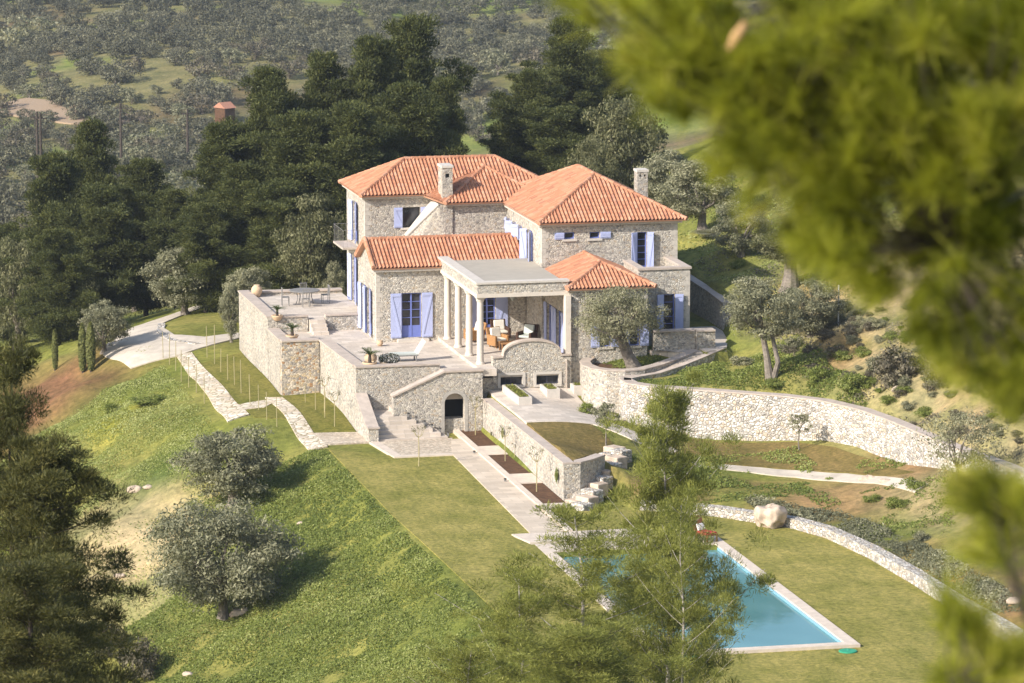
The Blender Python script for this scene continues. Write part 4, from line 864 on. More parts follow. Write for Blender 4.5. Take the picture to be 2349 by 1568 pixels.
def chair(x, y, z, rz, label, mat='greymetal'):
    r_ = empty('garden_chair', (x,y,z), rz); tag(r_, label, 'chair', 'metal chairs round the upper terrace table')
    mb = MB(); mb.box(-.2,.2,-.2,.2,.43,.46); mb.build('seat', M[mat], r_)
    for sx in (-.18,.18):
        for sy in (-.18,.18):
            mb = MB(); mb.tube([(sx,sy,0),(sx,sy,.95 if sy > 0 else .43)], .018, 6); mb.build('leg', M[mat], r_)
    mb = MB()
    for k in range(5): mb.box(-.15+k*.072,-.138+k*.072,.17,.185,.46,.92)
    mb.box(-.2,.2,.165,.19,.9,.95); mb.build('backrest', M[mat], r_)
p = at(696,700,z=.45); tx, ty = p[0]+.1, p[1]+.2
t_ = empty('round_table', (tx,ty,.45)); tag(t_, 'round grey metal table in the middle of the upper terrace', 'table')
mb = MB(); mb.lathe([(.78,.71),(.8,.72),(.8,.75),(.78,.76)], (0,0,0), 32); mb.build('table_top', M['greymetal'], t_)
for a_ in (0.4,1.97,3.54,5.1):
    mb = MB(); mb.tube([(.55*math.cos(a_),.55*math.sin(a_),0),(.42*math.cos(a_),.42*math.sin(a_),.4),(.5*math.cos(a_),.5*math.sin(a_),.71)], .025, 6); mb.build('leg', M['greymetal'], t_)
chair(tx-1.05,ty-.2,.45,1.5,'metal chair on the left of the round terrace table'); chair(tx+1.15,ty+.2,.45,-1.5,'metal chair on the right of the round terrace table')
chair(tx-.1,ty-.95,.45,3.1,'metal chair in front of the round terrace table','greymetal'); chair(tx+.2,ty+1.1,.45,.2,'metal chair behind the round terrace table','greymetal')
# lower terrace: lounger and flowering plant
lg = empty('sun_lounger', (-3.3,2.2,-.17), 0); tag(lg, 'white sun lounger with raised back on the lower terrace', 'lounger')
mb = MB(); mb.box(-.9,.5,-.3,.3,.28,.34); mb.build('frame', M['greymetal'], lg)
mb = MB(); mb.box(-.88,.48,-.27,.27,.34,.42); mb.build('mattress', M['sage'], lg)
mb = MB(); mb.obox((.48,0,.36), (.55,0,.83), (0,1,0), (-.83,0,.55), (0,.75), (-.29,.29), (0,.09)); mb.build('backrest', M['white'], lg)
for sx in (-.8,.4):
    for sy in (-.26,.26): mb = MB(); mb.box(sx-.03,sx+.03,sy-.03,sy+.03,0,.28); mb.build('leg', M['greymetal'], lg)
fp = empty('flowering_plant', (-4.75,.75,-.17)); tag(fp, 'low potted bush with whitish flowers beside the front sago palm', 'potted plant')
mb = MB(); mb.lathe([(.15,0),(.22,.2),(.24,.25),(.2,.25)], (0,0,0), 20); mb.build('pot', M['pot'], fp, smooth=True)
n = 1400; c = rng.normal(0,1,(n,3)); c /= np.linalg.norm(c,axis=1)[:,None]; c = c*np.array([.55,.35,.28])*rng.uniform(.5,1,(n,1))**.4+np.array([.25,0,.4]); o = bpy.data.objects.new('foliage', leafmesh('foliage', leaves(c, c, .05), L['flower'], rng.uniform(0,1,n))); COL.objects.link(o); o.parent = fp
for (x, y, s, lb) in ((-3.75,6.9,.16,'small terracotta pot near the terrace wall of the single-storey wing'),(-5.25,1.6,.3,'round cream pot beside the front sago palm')):
    mb = MB(); mb.lathe([(s*.6,0),(s,s*.8),(s*1.05,s*1.3),(s*.8,s*1.7),(s*.85,s*1.8),(s*.7,s*1.8)], (0,0,0), 20); o = mb.build('clay_pot', M['pot'], smooth=True); o.location = (x,y,-.17); tag(o, lb, 'pot')
# portico furniture
def armchair(x, y, rz, label, wm='wicker', cm='cushion', s=1.0):
    r_ = empty('wicker_armchair', (x,y,0), rz, s); tag(r_, label, 'armchair')
    mb = MB(); mb.box(-.36,.36,-.36,.36,.12,.34); mb.build('seat_base', M[wm], r_, bevel=.03)
    for sx in (-1,1): mb = MB(); mb.box(sx*.36-.07,sx*.36+.07,-.38,.4,.1,.62); mb.build('arm', M[wm], r_, bevel=.04)
    mb = MB(); mb.obox((0,.36,.3), (1,0,0), (0,.25,.97), (0,-.97,.25), (-.4,.4), (0,.66), (-.05,.06)); mb.build('backrest', M[wm], r_, bevel=.03)
    mb = MB(); mb.box(-.29,.29,-.34,.3,.34,.46); mb.build('seat_cushion', M[cm], r_, bevel=.04)
    mb = MB(); mb.obox((0,.27,.44), (1,0,0), (0,.25,.97), (0,-.97,.25), (-.28,.28), (0,.5), (0,.14)); mb.build('back_cushion', M[cm], r_, bevel=.05)
    for sx in (-.3,.3):
        for sy in (-.3,.3): mb = MB(); mb.box(sx-.03,sx+.03,sy-.03,sy+.03,0,.12); mb.build('leg', M[wm], r_)
armchair(1.75,4.3,.35,'honey wicker armchair with a cream cushion, facing out between the portico columns')
armchair(.95,6.3,-1.3,'honey wicker armchair half hidden behind the portico columns')
armchair(3.35,4.9,-.7,'dark wicker armchair with a sage cushion by the blue portico doors','wickerdk','sage')
armchair(2.4,6.6,0.1,'dark wicker armchair in the back corner of the portico','wickerdk','cushion')
lt = empty('low_table', (2.1,3.0,0)); tag(lt, 'low honey-coloured wicker table in front of the portico armchairs', 'table')
mb = MB(); mb.box(-.55,.75,-.35,.35,.38,.46); mb.build('table_top', M['wicker'], lt, bevel=.02)
mb = MB(); mb.box(-.5,.7,-.3,.3,.06,.38); mb.build('apron', M['wickerdk'], lt)
for sx in (-.5,.7):
    for sy in (-.3,.3): mb = MB(); mb.box(sx-.03,sx+.03,sy-.03,sy+.03,0,.38); mb.build('leg', M['wicker'], lt)
lamp = empty('hanging_lantern', (3.2,7.4,2.0)); tag(lamp, 'pale hanging lantern in the back corner of the portico', 'lantern')
mb = MB(); mb.lathe([(.03,.34),(.14,.28),(.16,.1),(.1,-.1),(.03,-.2)], (0,0,0), 14); mb.build('shade', M['sage'], lamp, smooth=True); mb = MB(); mb.tube([(0,0,.34),(0,0,1.3)], .01, 5); mb.build('chain', M['iron'], lamp)
# pool chair with red cushion
pc = empty('pool_chair', (3.6,-28.1,PZ+.06), .5); tag(pc, 'reddish wooden deck chair with a red cushion at the far end of the pool', 'deck chair')
mb = MB(); mb.box(-.3,.3,-.45,.3,.28,.34); mb.build('seat', M['teak'], pc); mb = MB(); mb.obox((0,.3,.3),(1,0,0),(0,.45,.9),(0,-.9,.45),(-.3,.3),(0,.75),(-.02,.03)); mb.build('backrest', M['teak'], pc)
mb = MB(); mb.box(-.27,.27,-.42,.28,.34,.42); mb.build('seat_cushion', M['redcloth'], pc, bevel=.02); mb = MB(); mb.obox((0,.26,.42),(1,0,0),(0,.45,.9),(0,-.9,.45),(-.22,.22),(0,.3),(0,.08)); mb.build('towel', M['white'], pc, bevel=.02)
for sx in (-.28,.28):
    for sy in (-.4,.28): mb = MB(); mb.box(sx-.03,sx+.03,sy-.03,sy+.03,0,.3); mb.build('leg', M['teak'], pc)
# path lights
proto = None
for i, (u, v, z) in enumerate([(*[c/S for c in (1200+a/2.3756, 1300+b/2.3756)], z) for S in (3840/2349,) for a, b, z in ((785,622,-2.15),(855,655,-2.3),(930,690,-2.5),(995,722,-2.65),(1070,756,-2.85),(1140,790,-3.0),(1375,960,-3.12),(1650,1207,-3.14),(1930,1450,-3.2))]+[(1236,1169,-3.2)]):
    p = at(u, v, z=z)
    if proto is None:
        r_ = empty('path_light', (0,0,0)); mb = MB(); mb.box(-.05,.05,-.05,.05,-.1,.10); mb.build('post', M['greymetal'], r_); mb = MB(); mb.lathe([(.02,.10),(.07,.11),(.07,.14),(.03,.16)], (0,0,0), 12); mb.build('cap', M['iron'], r_); proto = r_; o = r_
    else: o = copy_tree(proto)
    o.location = (p[0], p[1], z+.02); tag(o, 'small black-capped light along the edge of the stairs and path', 'light', 'small lights along the stairs and path')
# ------------------------------------------------------------------ trees
def ellipsoid_clumps(rg, n, R_, flat=.8, inner=.35):
    c = rg.normal(0,1,(n,3)); c /= np.linalg.norm(c,axis=1)[:,None]; r = rg.uniform(inner**3,1,(n,1))**(1/3); c = c*r*np.array([1,1,flat])*R_
    return c
def clump_leaves(rg, cs, rad, per, size, asp, flat=.75, jit=.55, under=.3, tb=0.0, spike=False):
    V = []; T = []
    for c, r in zip(cs, rad):
        n = int(per*(.7+.6*rg.random())); d = rg.normal(0,1,(n,3)); d /= np.linalg.norm(d,axis=1)[:,None]
        d[:,2] = np.where((d[:,2] < 0) & (rg.random(n) > under), -d[:,2], d[:,2])
        rr = r*rg.uniform(.35,1.05,(n,1)); cen = c+d*rr*np.array([1,1,flat])
        V.append(spikes(cen, d, size, asp, jit, rg) if spike else leaves(cen, d, size, asp, jit, rg)); T.append(np.clip(rg.normal(.45+tb,.2,n)+rg.normal(0,.1), 0, 1))
    return np.concatenate(V), np.concatenate(T)
def limbs(mb, rg, base, R_, n, h0, r0, cs):
    for k in range(n):
        c = cs[int(rg.integers(len(cs)))]; s = np.array([0,0,h0*(.55+.4*rg.random())]); e = c+base; mid = s*.5+e*.5+np.array([0,0,-.1*R_])+rg.normal(0,.05*R_,3)
        mb.tube([s, mid, e], [r0*.5, r0*.28, r0*.08], 6, caps=False)
def olive_data(seed, R_=2.0, trunk=.8, flat=.85, leafm='olive', per=150, ncl=70, size=.075, bark='bark', r0=.2, lean=0, clr=.27, twin=False):
    rg = np.random.default_rng(seed); cs = ellipsoid_clumps(rg, ncl, R_*.82, flat, .45); cs = cs[cs[:,2] > -R_*flat*.86]; cs[:,:2] *= (1+.25*rg.normal(0,.5,(len(cs),1)))
    base = np.array([lean*trunk, 0, trunk+R_*flat*.72]); rad = R_*clr*rg.uniform(.7,1.25,len(cs))
    V, T = clump_leaves(rg, cs+base, rad, per, size, .38)
    mb = MB(); zb = trunk+.2*R_
    mb.tube([(-.03,0,-.4),(0,0,0),(lean*trunk*.5+.05,.03,trunk*.5),(lean*trunk,0,zb)], [r0*1.6,r0*1.25,r0*.9,r0*.7], 9)
    if twin: mb.tube([(.1,.1,-.2),(.35,.1,trunk*.4),(lean*trunk+.3,.2,zb)], [r0,r0*.7,r0*.5], 8)
    for k in range(9):
        c = cs[int(rg.integers(len(cs)))]; s = np.array([lean*trunk,0,zb-.1]); e = c*.85+base; mid = s*.55+e*.45+rg.normal(0,.08*R_,3)
        mb.tube([s, mid, e], [r0*.5, r0*.3, r0*.08], 6, caps=False)
    tm = bpy.data.meshes.new('trunk'); tm.from_pydata(mb.v, [], mb.f); tm.materials.append(M[bark])
    return tm, leafmesh('crown', V, L[leafm], T)
def pine_data(seed, Ht=14, Rb=3.0, leafm='pine', size=.16, per=90, bark='barkdk', levels=14, open_=.0, bare=.12, tip=1.0, asp=.22, r0=.22, droop=.1, clr=.24, taper=.75, lift=.28, lobe=1.0):
    rg = np.random.default_rng(seed); cs = []; rad = []; mb = MB()
    wob = [np.array([rg.normal(0,.012*Ht)*math.sin(i*.9), rg.normal(0,.012*Ht)*math.cos(i*.7), Ht*i/6]) for i in range(7)]; wob[0] = np.array([0,0,-1.0])
    mb.tube(wob, [r0*1.3,r0,r0*.85,r0*.65,r0*.5,r0*.3,.03], 8)
    def axis_at(z): 
        t = max(0, min(5.999, z/Ht*6)); i = int(t); return wob[i]*(1-t+i)+wob[i+1]*(t-i) if i > 0 else np.array([wob[1][0]*t, wob[1][1]*t, z])
    lob = rg.uniform(0,6.28,4)
    for l in range(levels*6):
        t0_ = ((l+rg.random())/(levels*6))
        for b in range(1):
            t = t0_**1.15; z = Ht*(bare+(1-bare)*t*.98)
            if rg.random() < open_: continue
            g = l*2.399+rg.uniform(-.4,.4)
            Rr = Rb*((1-t)**taper*.9+.10)*(1+lobe*(.22*math.sin(2*g+lob[0]+t*7)+.18*math.sin(3*g+lob[1]-t*11)+.14*math.sin(t*23+lob[2]+g)))*(.82 if t < .12 else 1)
            Ln = Rr*rg.uniform(.62,1.12); s = axis_at(z); pts = []
            for j in range(5):
                q = j/4; pts.append(s+np.array([math.cos(g)*Ln*q, math.sin(g)*Ln*q, Ln*(lift*q-droop*math.sin(q*3))+.1*q*q*Ln]))
            mb.tube(pts, [r0*.22*(1-t*.6),r0*.18*(1-t*.6),r0*.13,r0*.08,.01], 5, caps=False)
            for j, q in enumerate(np.linspace(.35,1,max(2,int(2+Ln*1.3)))):
                k = q*4; i = min(3,int(k)); c = pts[i]*(1-k+i)+pts[i+1]*(k-i)
                sp = .18*Ln*(q); cs.append(c+rg.normal(0,1,3)*np.array([sp,sp,.06*Ln])); rad.append(Rb*clr*rg.uniform(.65,1.25)*(.72+.28*(1-t)))
    V, T = clump_leaves(rg, cs, rad, per, size, asp, .7, .45, .35, spike=True)
    tm = bpy.data.meshes.new('trunk'); tm.from_pydata(mb.v, [], mb.f); tm.materials.append(M[bark])
    return tm, leafmesh('crown', V, L[leafm], T)
def plant_tree(name, data, loc, rz, sc, label, cat='tree', group=None):
    r_ = empty(name, loc, rz, sc); tag(r_, label, cat, group)
    for nm, me in zip(('trunk','crown'), data):
        if me is None: continue
        o = bpy.data.objects.new(nm, me); COL.objects.link(o); o.parent = r_
    return r_
# dark pines behind the house: (u centre, y distance, v top, half width px)
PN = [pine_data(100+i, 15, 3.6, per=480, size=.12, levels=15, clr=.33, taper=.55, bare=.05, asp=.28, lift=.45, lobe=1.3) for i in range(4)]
def pine_at(i, u, y, vt, wpx, data, label, name='pine_tree', gz=None, Ht=15, Rb=3.6, group=None):
    b = at(u, vt, y=y); g = H(b[0], b[1]) if gz is None else gz; h = b[2]-g; sc = wpx/(F/np.linalg.norm(b-CAM))/Rb
    return plant_tree(name, data, (b[0],b[1],g), i*1.7, (sc,sc,h/Ht), label, 'tree', group)
PB = [(945,48,45,125,'tallest dark pine, rising to a pointed crown behind the roofs'),(852,43,95,95,'dark pine just left of the tallest one behind the roofs'),(738,44,128,95,'dark pine with a rounded top in the middle of the row behind the house'),
 (612,43,165,105,'broad dark pine in the row to the left of the house'),(690,36,262,125,'lower dark pine filling the row behind the left terrace'),(505,42,292,95,'dark pine at the left end of the row behind the house'),(800,35,240,120,'lower dark pine close behind the left roof corner'),
 (930,38,200,120,'lower dark pine behind the broad chimney'),(1020,42,185,70,'thin dark pine on the right shoulder of the tallest pine'),(1310,50,48,110,'tall dark pine behind the right wing roof'),(1215,46,165,90,'dark pine left of the tall one behind the right wing'),
 (1385,54,120,80,'dark pine half hidden by the blurred branches behind the right wing'),(1150,52,290,60,'small dark pine in the gap behind the roofs'),(560,36,380,105,'low dark pine at the left of the row, above the olive trees'),(470,34,470,75,'low dark pine beside the long left meadow'),
 (1290,42,250,110,'lower dark pine directly behind the right wing ridge'),(650,33,420,110,'dark pine mass just behind the soft grey olive'),
 (210,62,285,80,'dark pine standing in the shaded hollow at the far left'),(330,54,370,85,'dark pine at the left beyond the drive'),(120,50,360,95,'wide dark pine at the left edge of the hollow'),(230,46,430,100,'dark pine behind the drive at the left'),(400,50,440,75,'dark pine left of the drive, beside the olive row'),(130,38,530,80,'dark rounded pine above the cypresses'),(20,60,520,70,'dark pine cut by the left edge of the picture')]
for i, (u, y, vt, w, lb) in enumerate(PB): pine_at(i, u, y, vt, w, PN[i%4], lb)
# olives
OD = [olive_data(200+i, 2.0, .5, .95, 'olive', 210, 85, .07, clr=.25) for i in range(4)]
OP = [olive_data(220+i, 2.0, .75, .9, 'palolive', 190, 80, .07, clr=.25) for i in range(2)]
OS = [olive_data(240+i, 2.0, .6, .95, 'softolive', 230, 85, .065, clr=.25) for i in range(2)]
OL = {'d': OD, 'p': OP}
def extent(data):
    me = data[1]; a = np.zeros(len(me.vertices)*3, dtype=np.float32); me.vertices.foreach_get('co', a); a = a.reshape(-1,3)
    return float((np.percentile(a[:,0],99.9)-np.percentile(a[:,0],.1))/2), float(np.percentile(a[:,2],99.3))
def olive_at(u, vb, vt, w, data, label, name='olive_tree', z=None, y=None, rz=None, hh=4.4, R_=2.15, cat='olive tree'):
    if y is not None: b = at(u, vb, y=y); b = np.array([b[0], b[1], H(b[0],b[1])])
    elif z is not None: b = at(u, vb, z=z)
    else: b = ground(u, vb)
    ppm = F/np.linalg.norm(b-CAM); ub, vbb = pix(b); hx, hz = extent(data); sc = w/ppm/hx; h = (vbb-vt)/ppm/.985
    return plant_tree(name, data, b, rnd.uniform(0,6.28) if rz is None else rz, (sc,sc,h/hz), label, cat)
olive_at(722,652,455,95,OS[0],'soft grey olive tree rising against the dark pines left of the house',y=29)
olive_at(425,724,575,82,OD[1],'rounded olive tree with a thick trunk beside the drive')
olive_at(310,715,598,72,OP[0],'pale olive tree at the bend beyond the drive')
olive_at(238,812,700,58,OD[2],'small olive tree next to the two cypresses')
olive_at(575,690,618,62,OP[1],'bushy olive behind the left end of the terrace wall', y=27)
olive_at(770,660,606,28,OP[0],'very small olive sapling behind the terrace parapet', y=26)
olive_at(530,720,655,30,OD[3],'little grey olive bush at the corner of the terrace wall',y=23)
olive_at(60,760,660,70,OD[3],'dull olive tree at the far left edge')
olive_at(40,700,560,85,OS[1],'dull olive tree under the dark pines at the left edge',y=45)
olive_at(130,690,600,90,OS[0],'olive tree in the shade below the dark pines at the left',y=42)
olive_at(532,1168,990,112,OD[2],'round grey olive tree standing alone on the grass slope below the stone path')
olive_at(512,1424,1165,172,olive_data(260,2.6,.55,.72,'olive',230,130,.065,clr=.21,r0=.17),'largest round olive tree in the left foreground slope',R_=2.75)
olive_at(1612,530,375,105,OP[1],'olive tree on the sunlit slope just right of the tall chimney')
olive_at(1700,590,470,70,OD[0],'olive half covered by the blurred branches on the right slope')
olive_at(1440,470,235,110,OS[1],'tall yellow-green tree behind the right chimney',y=34)
olive_at(1360,450,330,80,OS[0],'grey olive close behind the right wing roof',y=30)
olive_at(1530,500,350,80,OD[3],'grey olive just left of the sunlit slope behind the right chimney',y=28)
olive_at(1640,640,530,60,OP[0],'pale small olive at the top of the shaded lawn',y=20)
olive_at(1812,668,530,95,olive_data(266,2.0,1.9,.75,'softolive',200,75,.065,clr=.25,r0=.36),'old olive with a thick trunk on the right-hand slope')
olive_at(1765,872,645,105,olive_data(261,2.0,1.7,.75,'olive',190,80,.06,lean=-.25,twin=True,r0=.15,clr=.24),'leaning olive tree with two bare pale stems above the big curved wall')
olive_at(1860,775,650,75,OD[0],'grey-green olive beside the slim white post on the slope')
olive_at(2195,1165,945,95,olive_data(262,2.0,1.2,.8,'palolive',60,55,.07,r0=.1,clr=.3),'thin greyish olive at the right beside the blurred branches')
olive_at(1390,1026,925,34,olive_data(263,1.0,1.2,.8,'olive',110,26,.07,r0=.05),'small round sapling tree on the corner of the courtyard lawn',R_=1.1,cat='tree')
olive_at(1833,1042,950,30,olive_data(264,1.0,1.2,.8,'palolive',60,22,.07,r0=.05),'thin little tree on the turf in front of the big curved wall',R_=1.1,cat='tree')
# old olive in the planter
pl = olive_data(265,2.35,1.25,.66,'palolive',190,95,.055,lean=-.62,r0=.30,clr=.24)
b = (7.0,-2.7,-.15); plant_tree('olive_tree', pl, b, 0, (1.05,.95,1.08), 'gnarled old olive tree in the round stone planter by the annex', 'olive tree')
# bushes
def bush_data(seed, leafm, R_=1.0, flat=.7, per=130, ncl=22, size=.06):
    rg = np.random.default_rng(seed); cs = ellipsoid_clumps(rg, ncl, R_*.7, flat, .3)+np.array([0,0,R_*flat*.35]); V, T = clump_leaves(rg, cs, R_*.38*rg.uniform(.7,1.2,len(cs)), per, size, .45)
    return leafmesh('bush', V, L[leafm], T)
BS = {k: [bush_data(300+j+10*i, k) for j in range(2)] for i, k in enumerate(('grass','scrub','olive','palolive'))}
def bush(u, v, w, h, k, label, j=0, z=None):
    b = ground(u, v) if z is None else at(u, v, z=z); ppm = F/np.linalg.norm(b-CAM); sc = w/2/ppm/1.0
    o = bpy.data.objects.new('bush', BS[k][j%2]); COL.objects.link(o); o.location = tuple(map(float,b)); o.rotation_euler = (0,0,rnd.uniform(0,6)); o.scale = (sc,sc,h/ppm/1.15); tag(o, label, 'bush'); return o
for a in ((2060,880,150,95,'scrub','wide brownish scrub bush on the right bank above the wall'),(1955,905,90,60,'grass','bright green bush between the olive stems and the dry bank'),(1880,880,80,55,'grass','smaller bright green bush at the foot of the leaning olive'),(2010,860,70,50,'olive','grey bush at the left of the brown scrub'),
  (2150,900,90,70,'scrub','brown scrub bush under the hanging blurred branches'),(2040,935,55,28,'grass','low green bush on the dry bank'),(2120,960,60,26,'grass','second low green bush on the dry bank'),(1770,905,70,25,'grass','low green shrub at the base of the pale stems'),
  (1345,950,46,34,'grass','bluish green shrub at the foot of the round planter wall'),(1385,955,30,20,'olive','small grey shrub at the foot of the planter wall'),(1660,1008,30,12,'grass','tuft of green at the foot of the big curved wall'),(1795,1012,34,16,'grass','larger tuft of green at the foot of the big curved wall'),
  (1740,985,18,22,'olive','little weed growing by the big curved wall'),(2060,1165,70,34,'grass','green bush on the bank right of the dug bed'),(2100,1130,60,36,'grass','upper green bush on the bank right of the dug bed'),(2000,1150,55,24,'grass','left green bush on the bank right of the dug bed'),
  (2110,1240,60,30,'olive','grey-green bush at the right end of the dark hedge strip'),(320,1560,120,110,'scrub','greyish brown thicket at the bottom left of the slope'),(250,1500,110,80,'scrub','brown thicket beside the dark pines at the bottom left'),
  (255,950,60,30,'grass','green bush on the left slope below the stone path'),(340,925,110,26,'grass','long dark green clump of weeds on the left slope'),(610,600,60,30,'palolive','pale shrub behind the terrace at the foot of the pines'),(1600,460,70,45,'palolive','pale shrub behind the right-hand slope'),
  (1540,640,60,0.1,'grass',None),(1690,620,50,26,'grass','green shrub above the shaded lawn'),(1720,735,50,26,'palolive','pale shrub against the sunlit end of the driveway wall'),(1700,840,60,30,'palolive','dry pale shrub beside the driveway kerb'),(1835,760,50,24,'scrub','brown shrub on the bank below the thick-trunked olive'),(1920,820,60,30,'scrub','brown shrub above the bright green bushes')):
    if a[5]: bush(*a[:5], a[5], j=a[0])
# scattered low scrub on the dry bank: individuals of one kind
rs_ = random.Random(5)
for _ in range(300):
    u, v = rs_.uniform(1700, 2349), rs_.uniform(700, 1130)
    b = ground(u, v); q_ = np.array([b[:2]])
    if b[1] > 14 or b[0] < 13.8 or inpoly(q_, ZI)[0] or inpoly(q_, ZR_)[0] or min((b[0]-p[0])**2+(b[1]-p[1])**2 for p in BIGW) < 1.6: continue
    k = rs_.choice(('scrub','scrub','olive','grass','palolive')); sc = rs_.uniform(.22,.62); o = bpy.data.objects.new('scrub_bush', BS[k][rs_.randint(0,1)]); COL.objects.link(o); o.location = tuple(map(float,b)); o.rotation_euler = (0,0,rs_.uniform(0,6)); o.scale = (sc,sc,sc*rs_.uniform(.6,1.1)); tag(o, 'one of the small scrubby bushes scattered over the dry bank above the curved wall', 'bush', 'small bushes on the dry right-hand bank')
# cypresses
for u, vb, vt, w, lb in ((190,858,748,9,'left of the two slim cypresses beside the drive'),(209,856,745,10,'right of the two slim cypresses beside the drive'),(127,852,762,6,'slimmest cypress, standing apart at the left')):
    b = ground(u, vb); ppm = F/np.linalg.norm(b-CAM); h = (vb-vt)/ppm; rg = np.random.default_rng(int(u)); n = 3500
    t = rg.uniform(0,1,n); g = rg.uniform(0,6.28,n); rr = (w/ppm)*np.clip(np.sin(np.pi*np.clip(t*.92+.08,0,1))**.5,.15,1)*rg.uniform(.5,1.1,n); c = np.column_stack([rr*np.cos(g), rr*np.sin(g), .15+t*h*.97]); nrm = np.column_stack([np.cos(g),np.sin(g),.8+0*g])
    r_ = empty('cypress_tree', b); tag(r_, lb, 'cypress'); o = bpy.data.objects.new('crown', leafmesh('crown', leaves(c, nrm, .09, .5, .4, rg), L['pine'], np.clip(rg.normal(.8,.2,n),0,1))); COL.objects.link(o); o.parent = r_
    mb = MB(); mb.tube([(0,0,-.2),(0,0,h*.8)], [.07,.02], 6); mb.build('trunk', M['barkdk'], r_)
# young espaliered trees along the path and beds (thin trunk, small forked head)
def sapling_data(seed, h=1.9, leaf=60):
    rg = np.random.default_rng(seed); mb = MB(); mb.tube([(0,0,-.1),(.01,0,h*.4),(0,.01,h*.72)], [.028,.024,.02], 6)
    ends = []
    for k in range(5):
        g = k*1.26+rg.uniform(-.2,.2); e = np.array([.28*math.cos(g), .28*math.sin(g), h*rg.uniform(.85,1.0)]); mb.tube([(0,.01,h*.70), (.17*math.cos(g),.17*math.sin(g),h*.76), e], [.018,.014,.006], 5, caps=False); ends.append(e)
    tm = bpy.data.meshes.new('trunk'); tm.from_pydata(mb.v, [], mb.f); tm.materials.append(M['wood'])
    c = np.concatenate([e+rg.normal(0,.06,(leaf//5,3)) for e in ends]); return tm, leafmesh('crown', leaves(c, rg.normal(0,1,c.shape), .035, .5, .5, rg), L['autumn'], rg.uniform(0,1,len(c)))
SP = [sapling_data(400+i, leaf=140) for i in range(3)]
def z5(a, b): return ((1200+a/2.3756)*2349/3840, (1300+b/2.3756)*2349/3840)
for i, (q, top, lb) in enumerate((((880,1062),690,'forked leafless sapling standing on the lawn at the cobbled landing'),((1385,800),440,'sapling in the flower bed nearest the arch'),((1650,1025),700,'sapling in the middle flower bed'),((1735,1010),850,'lowest sapling against the long garden wall'),((1930,1290),890,'sapling in the flower bed nearest the pool'),
    ((130,738),420,'sapling against the sunlit wall of the lower terrace'),((40,650),330,'thin sapling further back along the lower terrace wall'))):
    u, v = z5(*q); b = at(u, v, z=-3.1); ut, vt = z5(q[0], top); ppm = F/np.linalg.norm(b-CAM); b[2] = H(b[0],b[1])+.05; plant_tree('sapling', SP[i%3], b, i*1.1, ((v-vt)/ppm/1.9,)*3, lb, 'sapling')
for u, vb, h, lb in ((1630*2349/3840,0,0,None),):
    pass
for u, v, h, w, k, lb in ((*z5(1625,800),26,16,'grass','leafy climber on the garden wall behind the first two beds'),(*z5(2105,1185),34,22,'grass','dark leafy climber on the near end of the garden wall'),(*z5(1525,790),10,12,'olive','small weed at the foot of the garden wall')):
    b = at(u, v, x=-.55); ppm = F/np.linalg.norm(b-CAM); o = bpy.data.objects.new('climber', BS[k][0]); COL.objects.link(o); o.location = (b[0], b[1], b[2]); o.scale = (w/2/ppm*.5, w/2/ppm, h/ppm); tag(o, lb, 'climber')
# stakes
def z8(a, b): return ((100+a/2.349)*2349/3840, (960+b/2.349)*2349/3840)
def z3(a, b): return ((850+a/2.61)*2349/3840, (1040+b/2.61)*2349/3840)
SKS = [z8(*q) for q in ((1203,930),(1258,968),(1313,1020),(1362,1110),(1428,1170),(1495,1222),(1565,1325),(1590,900),(1655,975),(1710,1035),(1772,1105),(1832,1160),(1890,1235),(1968,1318),(2045,1372),(2115,1445),(2205,1540),(1585,790),(1655,770))]
SKS += [z3(*q) for q in ((770,1235),(870,1310),(960,1390))]
SKT = [z8(*q) for q in ((1203,690),(1258,695),(1313,760),(1355,830),(1428,900),(1495,975),(1560,1060),(1590,620),(1655,620),(1710,820),(1765,870),(1830,900),(1890,930),(1968,1040),(2045,1140),(2118,1200),(2205,1270),(1585,640),(1655,640))]+[z3(*q) for q in ((770,1040),(870,1090),(960,1130))]
proto = None
for i, ((u, v), (ut, vt)) in enumerate(zip(SKS, SKT)):
    b = ground(u, v); ppm = F/np.linalg.norm(b-CAM)
    if proto is None: mb = MB(); mb.tube([(0,0,-.15),(0,0,1.0)], [.02,.018], 7); o = mb.build('wooden_stake', M['wood']); proto = o
    else: o = proto.copy(); COL.objects.link(o)
    o.location = tuple(map(float,b)); o.scale = (1,1,(v-vt)/ppm); o.rotation_euler = (rnd.uniform(-.02,.02), rnd.uniform(-.02,.02), 0); tag(o, 'thin pale wooden stake standing in the grass beside the stone path', 'stake', 'wooden stakes beside the stone path')
p = ground(1923,748); mb = MB(); mb.tube([(0,0,-.2),(0,0,2.0)], .035, 7); o = mb.build('wooden_stake', M['white']); o.location = tuple(map(float,p)); tag(o, 'slim whitish post on the right slope beside an olive', 'post')
# power poles on the far hillside
for u, vb, vt, dd, lb in ((86,355,255,430,'left pole of the close pair of dark power poles on the hillside'),(94,357,258,430,'right pole of the close pair of dark power poles on the hillside'),(277,300,236,480,'single thin power pole in the middle of the far hillside road'),(430,292,250,520,'faint power pole right of the road on the far hillside')):
    b = at(u, vb, d=dd); b = at(u, vb, d=dd); tp = at(u, vt, d=dd); r_ = empty('power_pole', (b[0],b[1],b[2]-3)); tag(r_, lb, 'pole'); hh = tp[2]-b[2]+3
    mb = MB(); mb.tube([(0,0,0),(0,0,hh)], [.16,.11], 7); mb.build('pole', M['barkdk'], r_); mb = MB(); mb.box(-.6,.6,-.05,.05,hh-.6,hh-.48); mb.build('crossarm', M['barkdk'], r_)
